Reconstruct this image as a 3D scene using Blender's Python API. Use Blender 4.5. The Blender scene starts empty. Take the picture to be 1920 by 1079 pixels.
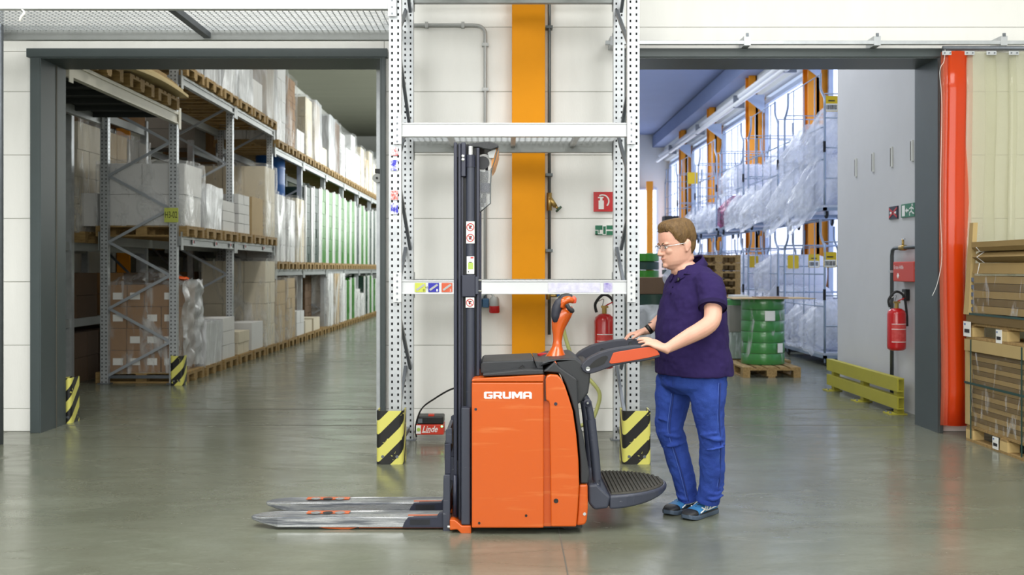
import bpy, bmesh, math, random
from mathutils import Vector, Matrix, noise as mnoise
SC = bpy.context.scene
COL = SC.collection
PI = math.pi
R = math.radians
random.seed(7)

# ------------------------------------------------------------------ camera
F, CX, CY, EYE = 1950.0, 950.0, 505.0, 1.5     # focal length / principal point in pixels of the 1920x1079 frame
cam_data = bpy.data.cameras.new('camera')
cam = bpy.data.objects.new('camera', cam_data)
COL.objects.link(cam)
cam.location = (0, 0, EYE)
cam.rotation_euler = (PI / 2, 0, 0)
cam_data.sensor_width = 36.0
cam_data.lens = F / 1920.0 * 36.0
cam_data.shift_x = (960.0 - CX) / 1920.0
cam_data.shift_y = -(539.5 - CY) / 1920.0
cam_data.clip_end = 200
cam_data.dof.use_dof = True
cam_data.dof.focus_distance = 6.1
cam_data.dof.aperture_fstop = 3.5
SC.camera = cam

# ------------------------------------------------------------------ world, exposure, large lights
world = bpy.data.worlds.new('World')
SC.world = world
world.use_nodes = True
bg = world.node_tree.nodes['Background']
bg.inputs[0].default_value = (0.62, 0.74, 1.0, 1)
bg.inputs[1].default_value = 0.9
SC.view_settings.view_transform = 'Standard'
SC.view_settings.look = 'None'
SC.view_settings.gamma = 1
SC.view_settings.use_curve_mapping = False
SC.view_settings.exposure = 0.1
SC.cycles.adaptive_threshold = 0.02
SC.cycles.max_bounces = 7
SC.cycles.diffuse_bounces = 4
SC.cycles.glossy_bounces = 3
SC.cycles.transmission_bounces = 4
SC.cycles.transparent_max_bounces = 14
SC.cycles.caustics_reflective = False
SC.cycles.caustics_refractive = False


def area(name, loc, rot, sx, sy, power, color=(1, 1, 1), spread=180):
    d = bpy.data.lights.new(name, 'AREA')
    d.shape = 'RECTANGLE'
    d.size, d.size_y = sx, sy
    d.energy = power
    d.color = color
    d.spread = R(spread)
    o = bpy.data.objects.new(name, d)
    COL.objects.link(o)
    o.location = loc
    o.rotation_euler = rot
    return o


# front hall: rooflights in the ceiling and a window band in the wall behind the camera
area('rooflight_lamp', (-3.0, 3.2, 6.3), (0, 0, 0), 3.0, 5.5, 390, (1.0, 0.995, 0.97))
area('rooflight_lamp', (3.0, 3.2, 6.3), (0, 0, 0), 3.0, 5.5, 390, (1.0, 0.995, 0.97))
area('window_daylight', (0, -3.8, 3.6), (R(90), 0, 0), 13, 3.6, 560, (1.0, 1.0, 0.98))
# left hall: daylight from the window band in its right-hand wall, unseen fill added over the aisle
area('window_daylight', (-0.75, 32.0, 4.3), (0, R(90), 0), 3.2, 22, 980, (0.97, 1.0, 0.98))
area('aisle_fill', (-2.6, 14.5, 6.9), (0, 0, 0), 0.6, 5, 150, (1.0, 0.98, 0.9))
# right hall: unseen overhead fills added to brighten spur wall, floor and goods
area('hall_fill', (2.4, 13.6, 6.7), (0, 0, 0), 1.2, 5, 170, (0.95, 0.97, 1.0))
area('hall_fill', (2.4, 24.0, 6.7), (0, 0, 0), 1.2, 10, 420, (0.92, 0.95, 1.0))


# ------------------------------------------------------------------ materials
def lin(c):
    out = []
    for x in c[:3]:
        x = x / 255.0
        out.append(x / 12.92 if x <= 0.04045 else ((x + 0.055) / 1.055) ** 2.4)
    return (out[0], out[1], out[2], 1.0)


MATS = {}


def mat(name, rgb, rough=0.5, metal=0.0, var=0.0, vscale=4.0, stretch=(1, 1, 1), bump=0.0, bscale=60.0, coat=0.0,
        alpha=1.0, trans=0.0, emit=0.0, rgb2=None, spec=0.5, rvar=0.0, sheen=0.0, detail=5.0, contrast=0.25):
    """Principled material whose colour wanders between rgb and rgb2 (or a darker rgb) by object-space noise."""
    m = bpy.data.materials.new(name)
    m.use_nodes = True
    nt = m.node_tree
    b = nt.nodes['Principled BSDF']
    c = lin(rgb)
    b.inputs['Base Color'].default_value = c
    b.inputs['Roughness'].default_value = rough
    b.inputs['Metallic'].default_value = metal
    b.inputs['Specular IOR Level'].default_value = spec
    b.inputs['Coat Weight'].default_value = coat
    b.inputs['Coat Roughness'].default_value = 0.08
    b.inputs['Alpha'].default_value = alpha
    b.inputs['Transmission Weight'].default_value = trans
    b.inputs['Sheen Weight'].default_value = sheen
    if emit > 0:
        b.inputs['Emission Color'].default_value = c
        b.inputs['Emission Strength'].default_value = emit
    if var > 0 or bump > 0 or rvar > 0:
        tc = nt.nodes.new('ShaderNodeTexCoord')
        mp = nt.nodes.new('ShaderNodeMapping')
        mp.inputs['Scale'].default_value = stretch
        nt.links.new(tc.outputs['Object'], mp.inputs['Vector'])
    if var > 0 or rvar > 0:
        n = nt.nodes.new('ShaderNodeTexNoise')
        n.inputs['Scale'].default_value = vscale
        n.inputs['Detail'].default_value = detail
        n.inputs['Roughness'].default_value = 0.62
        nt.links.new(mp.outputs['Vector'], n.inputs['Vector'])
        rp = nt.nodes.new('ShaderNodeMapRange')
        rp.inputs['From Min'].default_value = 0.5 - contrast
        rp.inputs['From Max'].default_value = 0.5 + contrast
        nt.links.new(n.outputs['Fac'], rp.inputs['Value'])
        if var > 0:
            mx = nt.nodes.new('ShaderNodeMix')
            mx.data_type = 'RGBA'
            mx.inputs[6].default_value = c
            c2 = lin(rgb2) if rgb2 else tuple(v * (1 - var) for v in c[:3]) + (1,)
            mx.inputs[7].default_value = c2
            nt.links.new(rp.outputs['Result'], mx.inputs['Factor'])
            nt.links.new(mx.outputs[2], b.inputs['Base Color'])
        if rvar > 0:
            r2 = nt.nodes.new('ShaderNodeMapRange')
            r2.inputs['To Min'].default_value = rough
            r2.inputs['To Max'].default_value = min(1, rough + rvar)
            nt.links.new(rp.outputs['Result'], r2.inputs['Value'])
            nt.links.new(r2.outputs['Result'], b.inputs['Roughness'])
    if bump > 0:
        nb = nt.nodes.new('ShaderNodeTexNoise')
        nb.inputs['Scale'].default_value = bscale
        nb.inputs['Detail'].default_value = 4
        nt.links.new(mp.outputs['Vector'], nb.inputs['Vector'])
        bp = nt.nodes.new('ShaderNodeBump')
        bp.inputs['Strength'].default_value = bump
        bp.inputs['Distance'].default_value = 0.01
        nt.links.new(nb.outputs['Fac'], bp.inputs['Height'])
        nt.links.new(bp.outputs['Normal'], b.inputs['Normal'])
    MATS[name] = m
    return m


def film_mat(name, rgb, base, extra, rough=0.18, scale=5.0, lo=0.48):
    """Stretch film: clear plastic with milky, wrinkled glossy streaks."""
    m = bpy.data.materials.new(name)
    m.use_nodes = True
    nt = m.node_tree
    out = nt.nodes['Material Output']
    b = nt.nodes['Principled BSDF']
    b.inputs['Base Color'].default_value = lin(rgb)
    b.inputs['Roughness'].default_value = rough
    b.inputs['Specular IOR Level'].default_value = 0.8
    tr = nt.nodes.new('ShaderNodeBsdfTransparent')
    mx = nt.nodes.new('ShaderNodeMixShader')
    tc = nt.nodes.new('ShaderNodeTexCoord')
    mp = nt.nodes.new('ShaderNodeMapping')
    mp.inputs['Scale'].default_value = (1, 1, 0.35)
    nt.links.new(tc.outputs['Object'], mp.inputs['Vector'])
    n = nt.nodes.new('ShaderNodeTexNoise')
    n.inputs['Scale'].default_value = scale
    n.inputs['Detail'].default_value = 6
    n.inputs['Distortion'].default_value = 1.2
    nt.links.new(mp.outputs['Vector'], n.inputs['Vector'])
    rp = nt.nodes.new('ShaderNodeMapRange')
    rp.inputs['From Min'].default_value = lo
    rp.inputs['From Max'].default_value = 0.72
    rp.inputs['To Min'].default_value = base
    rp.inputs['To Max'].default_value = base + extra
    nt.links.new(n.outputs['Fac'], rp.inputs['Value'])
    bp = nt.nodes.new('ShaderNodeBump')
    bp.inputs['Strength'].default_value = 0.9
    bp.inputs['Distance'].default_value = 0.03
    nt.links.new(n.outputs['Fac'], bp.inputs['Height'])
    nt.links.new(bp.outputs['Normal'], b.inputs['Normal'])
    nt.links.new(rp.outputs['Result'], mx.inputs['Fac'])
    nt.links.new(tr.outputs[0], mx.inputs[1])
    nt.links.new(b.outputs[0], mx.inputs[2])
    nt.links.new(mx.outputs[0], out.inputs['Surface'])
    MATS[name] = m
    return m


def stripe_mat(name, rgb_a, rgb_b, period=0.117, ang=45.0, wear=True):
    """Hazard paint: diagonal bands in object space (x,z), paint chipped by noise."""
    m = bpy.data.materials.new(name)
    m.use_nodes = True
    nt = m.node_tree
    b = nt.nodes['Principled BSDF']
    b.inputs['Roughness'].default_value = 0.45
    tc = nt.nodes.new('ShaderNodeTexCoord')
    sp = nt.nodes.new('ShaderNodeSeparateXYZ')
    nt.links.new(tc.outputs['Object'], sp.inputs[0])

    def op(kind, a, bb):
        q = nt.nodes.new('ShaderNodeMath')
        q.operation = kind
        for i, s in enumerate((a, bb)):
            if s is None:
                continue
            if isinstance(s, (int, float)):
                q.inputs[i].default_value = s
            else:
                nt.links.new(s, q.inputs[i])
        return q.outputs[0]
    xy = op('ADD', sp.outputs['X'], sp.outputs['Y'])
    t = op('ADD', op('MULTIPLY', sp.outputs['Z'], math.cos(R(ang))), op('MULTIPLY', xy, -math.sin(R(ang))))
    fr = op('FRACT', op('DIVIDE', op('ADD', t, 10.0 * period), period), None)
    st = op('GREATER_THAN', fr, 0.5)
    n = nt.nodes.new('ShaderNodeTexNoise')
    n.inputs['Scale'].default_value = 22
    n.inputs['Detail'].default_value = 6
    nt.links.new(tc.outputs['Object'], n.inputs['Vector'])
    chip = op('GREATER_THAN', n.outputs['Fac'], 0.66)
    fac = op('MULTIPLY', st, op('SUBTRACT', 1.0, chip))
    mx = nt.nodes.new('ShaderNodeMix')
    mx.data_type = 'RGBA'
    mx.inputs[6].default_value = lin(rgb_a)
    mx.inputs[7].default_value = lin(rgb_b)
    nt.links.new(fac, mx.inputs['Factor'])
    nt.links.new(mx.outputs[2], b.inputs['Base Color'])
    MATS[name] = m
    return m


mat('wall_white', (247, 247, 244), 0.75, var=0.07, vscale=1.6, stretch=(3, 1, 0.6), bump=0.12, bscale=40)
mat('joint', (196, 196, 190), 0.9)
mat('grey_wall', (205, 206, 210), 0.75, var=0.06, vscale=1.5)
mat('hall_wall', (226, 228, 224), 0.8, var=0.05, vscale=0.8)
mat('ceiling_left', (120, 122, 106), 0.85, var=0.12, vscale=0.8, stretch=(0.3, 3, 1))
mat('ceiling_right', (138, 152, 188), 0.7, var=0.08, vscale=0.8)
mat('door_steel', (70, 80, 82), 0.42, var=0.12, vscale=3)
mat('joint_dark', (92, 90, 82), 0.8)
mat('orange_paint', (238, 154, 0), 0.55, spec=0.2, var=0.07, vscale=2.5, bump=0.04)
mat('orange_hall', (236, 150, 12), 0.5, var=0.08, vscale=2.0)
mat('galv', (206, 210, 214), 0.4, 0.4, var=0.1, vscale=9, rgb2=(178, 183, 188))
mat('galv_dark', (124, 130, 138), 0.42, 0.6, var=0.22, vscale=12)
mat('beam_white', (226, 229, 232), 0.42, var=0.05, vscale=8)
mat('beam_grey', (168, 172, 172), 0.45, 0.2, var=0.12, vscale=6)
mat('beam_cream', (214, 210, 196), 0.5, var=0.08, vscale=5)
mat('deck_dark', (58, 62, 62), 0.8, var=0.2, vscale=3)
mat('wood', (184, 154, 100), 0.75, var=0.35, vscale=7, stretch=(1, 6, 6), rgb2=(122, 94, 54))
mat('wood_dark', (128, 92, 48), 0.8, var=0.35, vscale=7, stretch=(1, 6, 6))
mat('carton', (156, 116, 72), 0.8, var=0.1, vscale=3)
mat('carton_light', (190, 165, 124), 0.8, var=0.1, vscale=3)
mat('carton_dark', (104, 82, 62), 0.85, var=0.12, vscale=3)
mat('carton_white', (226, 226, 226), 0.7, var=0.05, vscale=3)
mat('carton_cream', (222, 212, 190), 0.75, var=0.06, vscale=3)
mat('carton_grey', (150, 146, 140), 0.8, var=0.1, vscale=3)
mat('green_coil', (46, 128, 16), 0.35, var=0.25, vscale=4, stretch=(1, 1, 8))
mat('green_dark', (22, 58, 44), 0.45, var=0.25, vscale=4)
mat('blue_plastic', (34, 90, 160), 0.4)
mat('glare_white', (246, 247, 247), 0.2, bump=0.4, bscale=25)
mat('paper', (238, 238, 234), 0.7)
mat('ink', (30, 30, 34), 0.6)
mat('sign_red', (196, 24, 30), 0.4)
mat('sign_green', (12, 112, 78), 0.4)
mat('sign_white', (240, 240, 238), 0.5)
mat('sign_lime', (196, 206, 92), 0.5)
mat('sign_yellow', (218, 186, 24), 0.5)
mat('black', (20, 20, 22), 0.45)
mat('black_rubber', (32, 32, 34), 0.7)
mat('brass', (176, 148, 88), 0.35, 0.8)
mat('chrome', (210, 212, 214), 0.18, 0.95)
mat('pipe_grey', (176, 178, 178), 0.45, 0.2)
mat('pipe_dark', (92, 98, 100), 0.4, 0.6)
mat('ext_red', (190, 18, 22), 0.25, coat=0.5)
mat('olive_paint', (176, 168, 52), 0.5, var=0.12, vscale=4)
film_mat('film', (236, 238, 240), 0.10, 0.55)
film_mat('film_light', (236, 238, 240), 0.03, 0.5, lo=0.58, scale=7)
film_mat('film_thick', (232, 236, 242), 0.45, 0.5, rough=0.25, scale=4)
film_mat('film_far', (244, 246, 246), 0.03, 0.95, rough=0.2, scale=3, lo=0.53)
stripe_mat('hazard', (222, 217, 112), (24, 24, 24), 0.15, 45)


def floor_mat():
    m = bpy.data.materials.new('concrete')
    m.use_nodes = True
    nt = m.node_tree
    b = nt.nodes['Principled BSDF']
    tc = nt.nodes.new('ShaderNodeTexCoord')

    def noise(scale, detail, st=(1, 1, 1), dist=0.0):
        mp = nt.nodes.new('ShaderNodeMapping')
        mp.inputs['Scale'].default_value = st
        nt.links.new(tc.outputs['Object'], mp.inputs['Vector'])
        n = nt.nodes.new('ShaderNodeTexNoise')
        n.inputs['Scale'].default_value = scale
        n.inputs['Detail'].default_value = detail
        n.inputs['Roughness'].default_value = 0.65
        n.inputs['Distortion'].default_value = dist
        nt.links.new(mp.outputs['Vector'], n.inputs['Vector'])
        return n.outputs['Fac']

    def ramp(src, lo, hi, a=0.0, c=1.0):
        q = nt.nodes.new('ShaderNodeMapRange')
        q.inputs['From Min'].default_value = lo
        q.inputs['From Max'].default_value = hi
        q.inputs['To Min'].default_value = a
        q.inputs['To Max'].default_value = c
        nt.links.new(src, q.inputs['Value'])
        return q.outputs['Result']

    def mix(fac, a, c):
        q = nt.nodes.new('ShaderNodeMix')
        q.data_type = 'RGBA'
        nt.links.new(fac, q.inputs['Factor'])
        for i, s in ((6, a), (7, c)):
            if isinstance(s, tuple):
                q.inputs[i].default_value = s
            else:
                nt.links.new(s, q.inputs[i])
        return q.outputs[2]
    big = ramp(noise(0.45, 6, (1, 1.4, 1), 0.6), 0.36, 0.64)
    mid = ramp(noise(2.2, 8, (0.5, 1.6, 1), 1.2), 0.4, 0.72)
    fine = ramp(noise(38, 5), 0.45, 0.8)
    scuff = ramp(noise(3, 9, (0.7, 1.5, 1), 1.6), 0.58, 0.78)
    c1 = mix(big, lin((98, 102, 88)), lin((120, 124, 110)))
    c2 = mix(ramp(mid, 0, 1, 0, .6), c1, lin((88, 88, 74)))
    c3 = mix(ramp(scuff, 0, 1, 0, .45), c2, lin((146, 148, 134)))
    c4 = mix(ramp(fine, 0, 1, 0, 0.22), c3, lin((84, 84, 72)))
    nt.links.new(c4, b.inputs['Base Color'])
    nt.links.new(ramp(mid, 0, 1, 0.17, 0.33), b.inputs['Roughness'])
    b.inputs['Specular IOR Level'].default_value = 0.55
    bp = nt.nodes.new('ShaderNodeBump')
    bp.inputs['Strength'].default_value = 0.10
    bp.inputs['Distance'].default_value = 0.01
    nt.links.new(noise(6, 4), bp.inputs['Height'])
    nt.links.new(bp.outputs['Normal'], b.inputs['Normal'])
    MATS['concrete'] = m


floor_mat()


# ------------------------------------------------------------------ mesh builder
OFFS = {}


def W(px, py, y):
    """Point at depth y seen at pixel (px,py)."""
    return Vector(((px - CX) * y / F, y, EYE + (CY - py) * y / F))


def XX(px, y):
    return (px - CX) * y / F


def ZZ(py, y):
    return EYE + (CY - py) * y / F


def tag(o, label=None, cat=None, group=None, kind=None):
    if label:
        o['label'] = label
    if cat:
        o['category'] = cat
    if group:
        o['group'] = group
    if kind:
        o['kind'] = kind
    return o


def thing(name, label, cat, loc=(0, 0, 0), group=None, kind=None, rz=0.0):
    o = bpy.data.objects.new(name, None)
    o.empty_display_size = 0.1
    COL.objects.link(o)
    o.location = loc
    o.rotation_euler = (0, 0, rz)
    OFFS[o.name] = Vector(loc)
    return tag(o, label, cat, group, kind)


class MB:
    def __init__(self):
        self.v, self.f = [], []

    def add(self, vs, fs):
        n = len(self.v)
        self.v += [Vector(p) for p in vs]
        self.f += [tuple(i + n for i in q) for q in fs]
        return self

    def box(self, x0, x1, y0, y1, z0, z1):
        return self.add([(x0, y0, z0), (x1, y0, z0), (x1, y1, z0), (x0, y1, z0), (x0, y0, z1), (x1, y0, z1), (x1, y1, z1), (x0, y1, z1)],
                        [(0, 3, 2, 1), (4, 5, 6, 7), (0, 1, 5, 4), (1, 2, 6, 5), (2, 3, 7, 6), (3, 0, 4, 7)])

    def bar(self, a, b, w, h=None, up=(0, 0, 1)):
        """Rectangular bar from a to b, w across, h along up."""
        a, b = Vector(a), Vector(b)
        h = h or w
        d = (b - a).normalized()
        up = Vector(up)
        if abs(d.dot(up)) > 0.98:
            up = Vector((0, 1, 0)) if abs(d.y) < 0.9 else Vector((1, 0, 0))
        s = d.cross(up).normalized() * w / 2
        u = s.cross(d).normalized() * h / 2
        vs = []
        for p in (a, b):
            vs += [p - s - u, p + s - u, p + s + u, p - s + u]
        return self.add(vs, [(0, 1, 2, 3), (7, 6, 5, 4), (0, 4, 5, 1), (1, 5, 6, 2), (2, 6, 7, 3), (3, 7, 4, 0)])

    def loft(self, rings, caps=True, closed=True):
        n = len(rings[0])
        vs = [p for r in rings for p in r]
        fs = []
        for k in range(len(rings) - 1):
            for i in range(n if closed else n - 1):
                j = (i + 1) % n
                fs.append((k * n + i, k * n + j, (k + 1) * n + j, (k + 1) * n + i))
        if caps:
            fs.append(tuple(reversed(range(n))))
            fs.append(tuple(range((len(rings) - 1) * n, len(rings) * n)))
        return self.add(vs, fs)

    def tube(self, pts, r, n=8, caps=True, flat=1.0, up=None):
        pts = [Vector(p) for p in pts]
        rs = r if isinstance(r, (list, tuple)) else [r] * len(pts)
        rings = []
        prev = None
        for i, p in enumerate(pts):
            d = (pts[min(i + 1, len(pts) - 1)] - pts[max(i - 1, 0)]).normalized()
            if prev is None:
                u = Vector(up) if up else (Vector((0, 0, 1)) if abs(d.z) < 0.9 else Vector((1, 0, 0)))
            else:
                u = prev
            u = (u - d * u.dot(d)).normalized()
            prev = u
            s = d.cross(u)
            rings.append([p + (u * math.cos(2 * PI * k / n) * flat + s * math.sin(2 * PI * k / n)) * rs[i] for k in range(n)])
        return self.loft(rings, caps)

    def cyl(self, a, b, r, r2=None, n=16, caps=True):
        return self.tube([a, b], [r, r if r2 is None else r2], n, caps)

    def prism(self, poly, axis, a0, a1):
        def P(u, v, a):
            return {'Y': (u, a, v), 'X': (a, u, v), 'Z': (u, v, a)}[axis]
        n = len(poly)
        vs = [P(u, v, a0) for u, v in poly] + [P(u, v, a1) for u, v in poly]
        fs = [tuple(range(n)), tuple(reversed(range(n, 2 * n)))]
        fs += [(i, i + n, (i + 1) % n + n, (i + 1) % n) for i in range(n)]
        return self.add(vs, fs)

    def lathe(self, prof, c=(0, 0, 0), n=20, axis='Z', caps=True):
        c = Vector(c)
        rings = []
        for r, z in prof:
            ring = []
            for k in range(n):
                a = 2 * PI * k / n
                x, y = r * math.cos(a), r * math.sin(a)
                ring.append(c + Vector({'Z': (x, y, z), 'Y': (x, z, y), 'X': (z, x, y)}[axis]))
            rings.append(ring)
        return self.loft(rings, caps)

    def ell(self, c, rx, ry, rz, n=16, m=10, rot=None):
        c = Vector(c)
        rings = []
        for i in range(1, m):
            t = PI * i / m
            ring = []
            for k in range(n):
                a = 2 * PI * k / n
                p = Vector((rx * math.sin(t) * math.cos(a), ry * math.sin(t) * math.sin(a), -rz * math.cos(t)))
                if rot is not None:
                    p = rot @ p
                ring.append(c + p)
            rings.append(ring)
        return self.loft(rings)

    def rbox(self, x0, x1, y0, y1, z0, z1, r, seg=3):
        """Box with corners rounded in the x-z plane."""
        poly = []
        for cx, cz, a0 in ((x1 - r, z1 - r, 0), (x0 + r, z1 - r, 90), (x0 + r, z0 + r, 180), (x1 - r, z0 + r, 270)):
            for k in range(seg + 1):
                a = R(a0 + 90 * k / seg)
                poly.append((cx + r * math.cos(a), cz + r * math.sin(a)))
        return self.prism(poly, 'Y', y0, y1)

    def mesh(self, name, smooth=False, local=None):
        me = bpy.data.meshes.new(name)
        off = local or Vector((0, 0, 0))
        me.from_pydata([p - off for p in self.v], [], self.f)
        bm = bmesh.new()
        bm.from_mesh(me)
        bmesh.ops.recalc_face_normals(bm, faces=bm.faces)
        bm.to_mesh(me)
        bm.free()
        if smooth:
            me.polygons.foreach_set('use_smooth', [True] * len(me.polygons))
        me.update()
        return me

    def build(self, name, m, parent=None, smooth=False, bevel=0.0, seg=2, label=None, auto=None, sub=0):
        if parent is not None:
            off = OFFS[parent.name]
        else:
            xs = [p.x for p in self.v]
            ys = [p.y for p in self.v]
            off = Vector(((min(xs) + max(xs)) / 2, (min(ys) + max(ys)) / 2, min(p.z for p in self.v)))
        me = self.mesh(name, smooth, off)
        me.materials.append(MATS[m] if isinstance(m, str) else m)
        o = bpy.data.objects.new(name, me)
        COL.objects.link(o)
        if parent is not None:
            o.parent = parent
        else:
            o.location = off
        OFFS[o.name] = off
        if bevel > 0:
            bv = o.modifiers.new('bevel', 'BEVEL')
            bv.width = bevel
            bv.segments = seg
            bv.limit_method = 'ANGLE'
            bv.angle_limit = R(40)
        if sub:
            sb = o.modifiers.new('sub', 'SUBSURF')
            sb.levels = sb.render_levels = sub
        if auto:
            try:
                me.set_sharp_from_angle(angle=R(auto))
            except Exception:
                pass
        if label:
            o['label'] = label
        return o


def inst(me, name, loc, parent=None, rz=0.0, scale=None, m=None):
    """Object sharing mesh data; loc is in world space (parents carry no rotation)."""
    o = bpy.data.objects.new(name, me)
    COL.objects.link(o)
    loc = Vector(loc)
    if parent is not None:
        o.parent = parent
        o.location = loc - OFFS[parent.name]
        OFFS[o.name] = OFFS[parent.name]
    else:
        o.location = loc
        OFFS[o.name] = loc
    o.rotation_euler = (0, 0, rz)
    if scale:
        o.scale = scale
    return o


def text_obj(body, name, m, parent, p, width, height, axis='Y-', depth=0.001, shear=0.0, bold=0.0):
    """Lettering as thin geometry, fitted into width x height with its lower left corner at p.
    axis 'Y-': reads from -Y side; 'X-': on a face seen from -X; 'X+': seen from +X."""
    cu = bpy.data.curves.new(name, 'FONT')
    cu.body = body
    cu.extrude = 0.0
    cu.offset = bold
    cu.shear = shear
    tmp = bpy.data.objects.new(name, cu)
    COL.objects.link(tmp)
    dg = bpy.context.evaluated_depsgraph_get()
    me0 = bpy.data.meshes.new_from_object(tmp.evaluated_get(dg))
    bpy.data.objects.remove(tmp)
    vs = [v.co.copy() for v in me0.vertices]
    fs = [tuple(q.vertices) for q in me0.polygons]
    x0, x1 = min(v.x for v in vs), max(v.x for v in vs)
    y0, y1 = min(v.y for v in vs), max(v.y for v in vs)
    p = Vector(p)
    out = []
    for v in vs:
        u, w = (v.x - x0) / (x1 - x0) * width, (v.y - y0) / (y1 - y0) * height
        if axis == 'Y-':
            out.append(p + Vector((u, 0, w)))
        elif axis == 'X+':
            out.append(p + Vector((0, u, w)))
        else:
            out.append(p + Vector((0, -u, w)))
    b = MB()
    b.add(out, fs)
    return b.build(name, m, parent)


def smooth_path(pts, n=6):
    """Catmull-Rom through pts."""
    pts = [Vector(p) for p in pts]
    out = []
    for i in range(len(pts) - 1):
        p0, p1, p2, p3 = pts[max(i - 1, 0)], pts[i], pts[i + 1], pts[min(i + 2, len(pts) - 1)]
        for k in range(n):
            t = k / n
            out.append(0.5 * ((2 * p1) + (p2 - p0) * t + (2 * p0 - 5 * p1 + 4 * p2 - p3) * t * t + (3 * p1 - p0 - 3 * p2 + p3) * t ** 3))
    out.append(pts[-1])
    return out


ORD = ['first', 'second', 'third', 'fourth', 'fifth', 'sixth', 'seventh', 'eighth', 'ninth', 'tenth', 'eleventh', 'twelfth']
# ================================================================== THE SETTING
def struct(o):
    o['kind'] = 'structure'
    return o


WY = 9.6                       # front face of the partition wall
OL0, OL1 = -4.26, -1.16        # left opening
OR0, OR1 = 1.16, 3.944         # right opening
OZ = 3.44
fl = struct(MB().box(-9, 9, -4.2, 50, -0.2, 0).build('floor', 'concrete'))
for yj in (9.98, 11.12):       # expansion joints by the doorway
    MB().box(-9, 9, yj - 0.012, yj + 0.012, -0.05, 0.0012).build('floor_joint', 'joint_dark', fl)
for xj in (-4.6, 0.3, 5.2):
    MB().box(xj - 0.004, xj + 0.004, -4, 9.98, -0.05, 0.001).build('floor_joint', 'joint_dark', fl)
struct(MB().box(-9, 9, -4.2, 9.9, 6.5, 6.7).build('ceiling_front', 'wall_white'))
struct(MB().box(-9.2, -9, -4.2, 10, 0, 6.5).build('wall_left', 'wall_white'))
struct(MB().box(9, 9.2, -4.2, 10, 0, 6.5).build('wall_right', 'wall_white'))
struct(MB().box(-9, 9, -4.4, -4.2, 0, 6.5).build('wall_behind', 'wall_white'))

# partition wall: core plus the wall panels in courses
core = MB()
core.box(-9, OL0 - 0.06, WY + 0.012, 9.98, 0, 6.5)
core.box(OL1 + 0.03, OR0 - 0.03, WY + 0.012, 9.98, 0, 6.5)
core.box(OR1 + 0.03, 9, WY + 0.012, 9.98, 0, 6.5)
core.box(OL0 - 0.06, OL1 + 0.03, WY + 0.012, 9.98, OZ + 0.07, 6.5)
core.box(OR0 - 0.03, OR1 + 0.03, WY + 0.012, 9.98, OZ + 0.07, 6.5)
wall = struct(core.build('wall_back', 'joint'))
courses = [0.0, 0.21, 0.796, 1.382, 1.968, 2.554, 3.139, 3.735, 4.32, 4.906, 5.49, 6.08, 6.5]
G = 0.003
for a, b in zip(courses[:-1], courses[1:]):
    if b <= 3.6:
        spans = [(-9, -6.6), (-6.6, OL0 - 0.06), (OL1 + 0.03, OR0 - 0.03), (OR1 + 0.03, 6.6), (6.6, 9)]
        segs = [(x0, x1, a, b) for x0, x1 in spans]
    elif a < 3.6:
        segs = [(x0, x1, a, OZ + 0.07) for x0, x1 in ((-9, OL0 - 0.06), (OR1 + 0.03, 9))]
        segs += [(OL1 + 0.03, OR0 - 0.03, a, b)]
        segs += [(-9, OL1 + 0.03, OZ + 0.07, b), (OR0 - 0.03, 9, OZ + 0.07, b)]
    else:
        segs = [(x0, x1, a, b) for x0, x1 in ((-9, OL1 + 0.03), (OL1 + 0.03, OR0 - 0.03), (OR0 - 0.03, 9))]
    for x0, x1, z0, z1 in segs:
        MB().box(x0 + G * (x0 > -8.9), x1 - G * (x1 < 8.9), WY, WY + 0.014, z0 + G, z1 - G).build('wall_panel', 'wall_white', wall, bevel=0.002, seg=1)

# door frames: casing flange and lining
for x0, x1, nm in ((OL0, OL1, 'trim_1'), (OR0, OR1, 'trim_2')):
    fr = MB()
    y0, y1 = WY - 0.09, WY + 0.45
    fr.box(x0 - 0.10, x0 - 0.012, y0, y0 + 0.07, 0, OZ + 0.08)
    fr.box(x1 + 0.012, x1 + 0.05, y0, y0 + 0.07, 0, OZ + 0.08)
    fr.box(x0 - 0.13, x1 + 0.07, y0 - 0.01, y0 + 0.07, OZ, OZ + 0.08)
    t = struct(fr.build(nm, 'door_steel', bevel=0.004))
    MB().box(x0 - 0.02, x0, y0 + 0.005, y1, 0, OZ).build('lining', 'door_steel', t)
    MB().box(x1, x1 + 0.02, y0 + 0.005, y1, 0, OZ).build('lining', 'door_steel', t)
    MB().box(x0, x1, y0 + 0.005, y1, OZ - 0.01, OZ + 0.02).build('lining', 'door_steel', t)
    MB().box(x0 - 0.012, x0 + 0.004, y1 - 0.22, y1 - 0.2, 0, OZ).build('lining_seam', 'joint_dark', t)

# blank white boxes added behind the unseen lights in place of rooflights, windows, housings
for k, (x, y) in enumerate(((-3.0, 3.2), (3.0, 3.2))):
    struct(MB().box(x - 1.6, x + 1.6, y - 2.85, y + 2.85, 6.32, 6.5).build('window_%d' % (7 + k), 'wall_white'))
struct(MB().box(-6.6, 6.6, -4.2, -3.85, 1.7, 5.5).build('window_9', 'wall_white'))
struct(MB().box(-0.7, -0.3, 20.8, 43.2, 2.6, 6.0).build('window_10', 'wall_white'))
for k, (x, y, w, l, z, zc) in enumerate(((-2.6, 14.5, .35, 2.6, 6.92, 7.76), (2.4, 13.6, .65, 2.6, 6.71, 6.8), (2.4, 24.0, .65, 5.1, 6.71, 6.8))):
    struct(MB().box(x - w, x + w, y - l, y + l, z, zc).build('trim_%d' % (5 + k), 'wall_white'))

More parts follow.
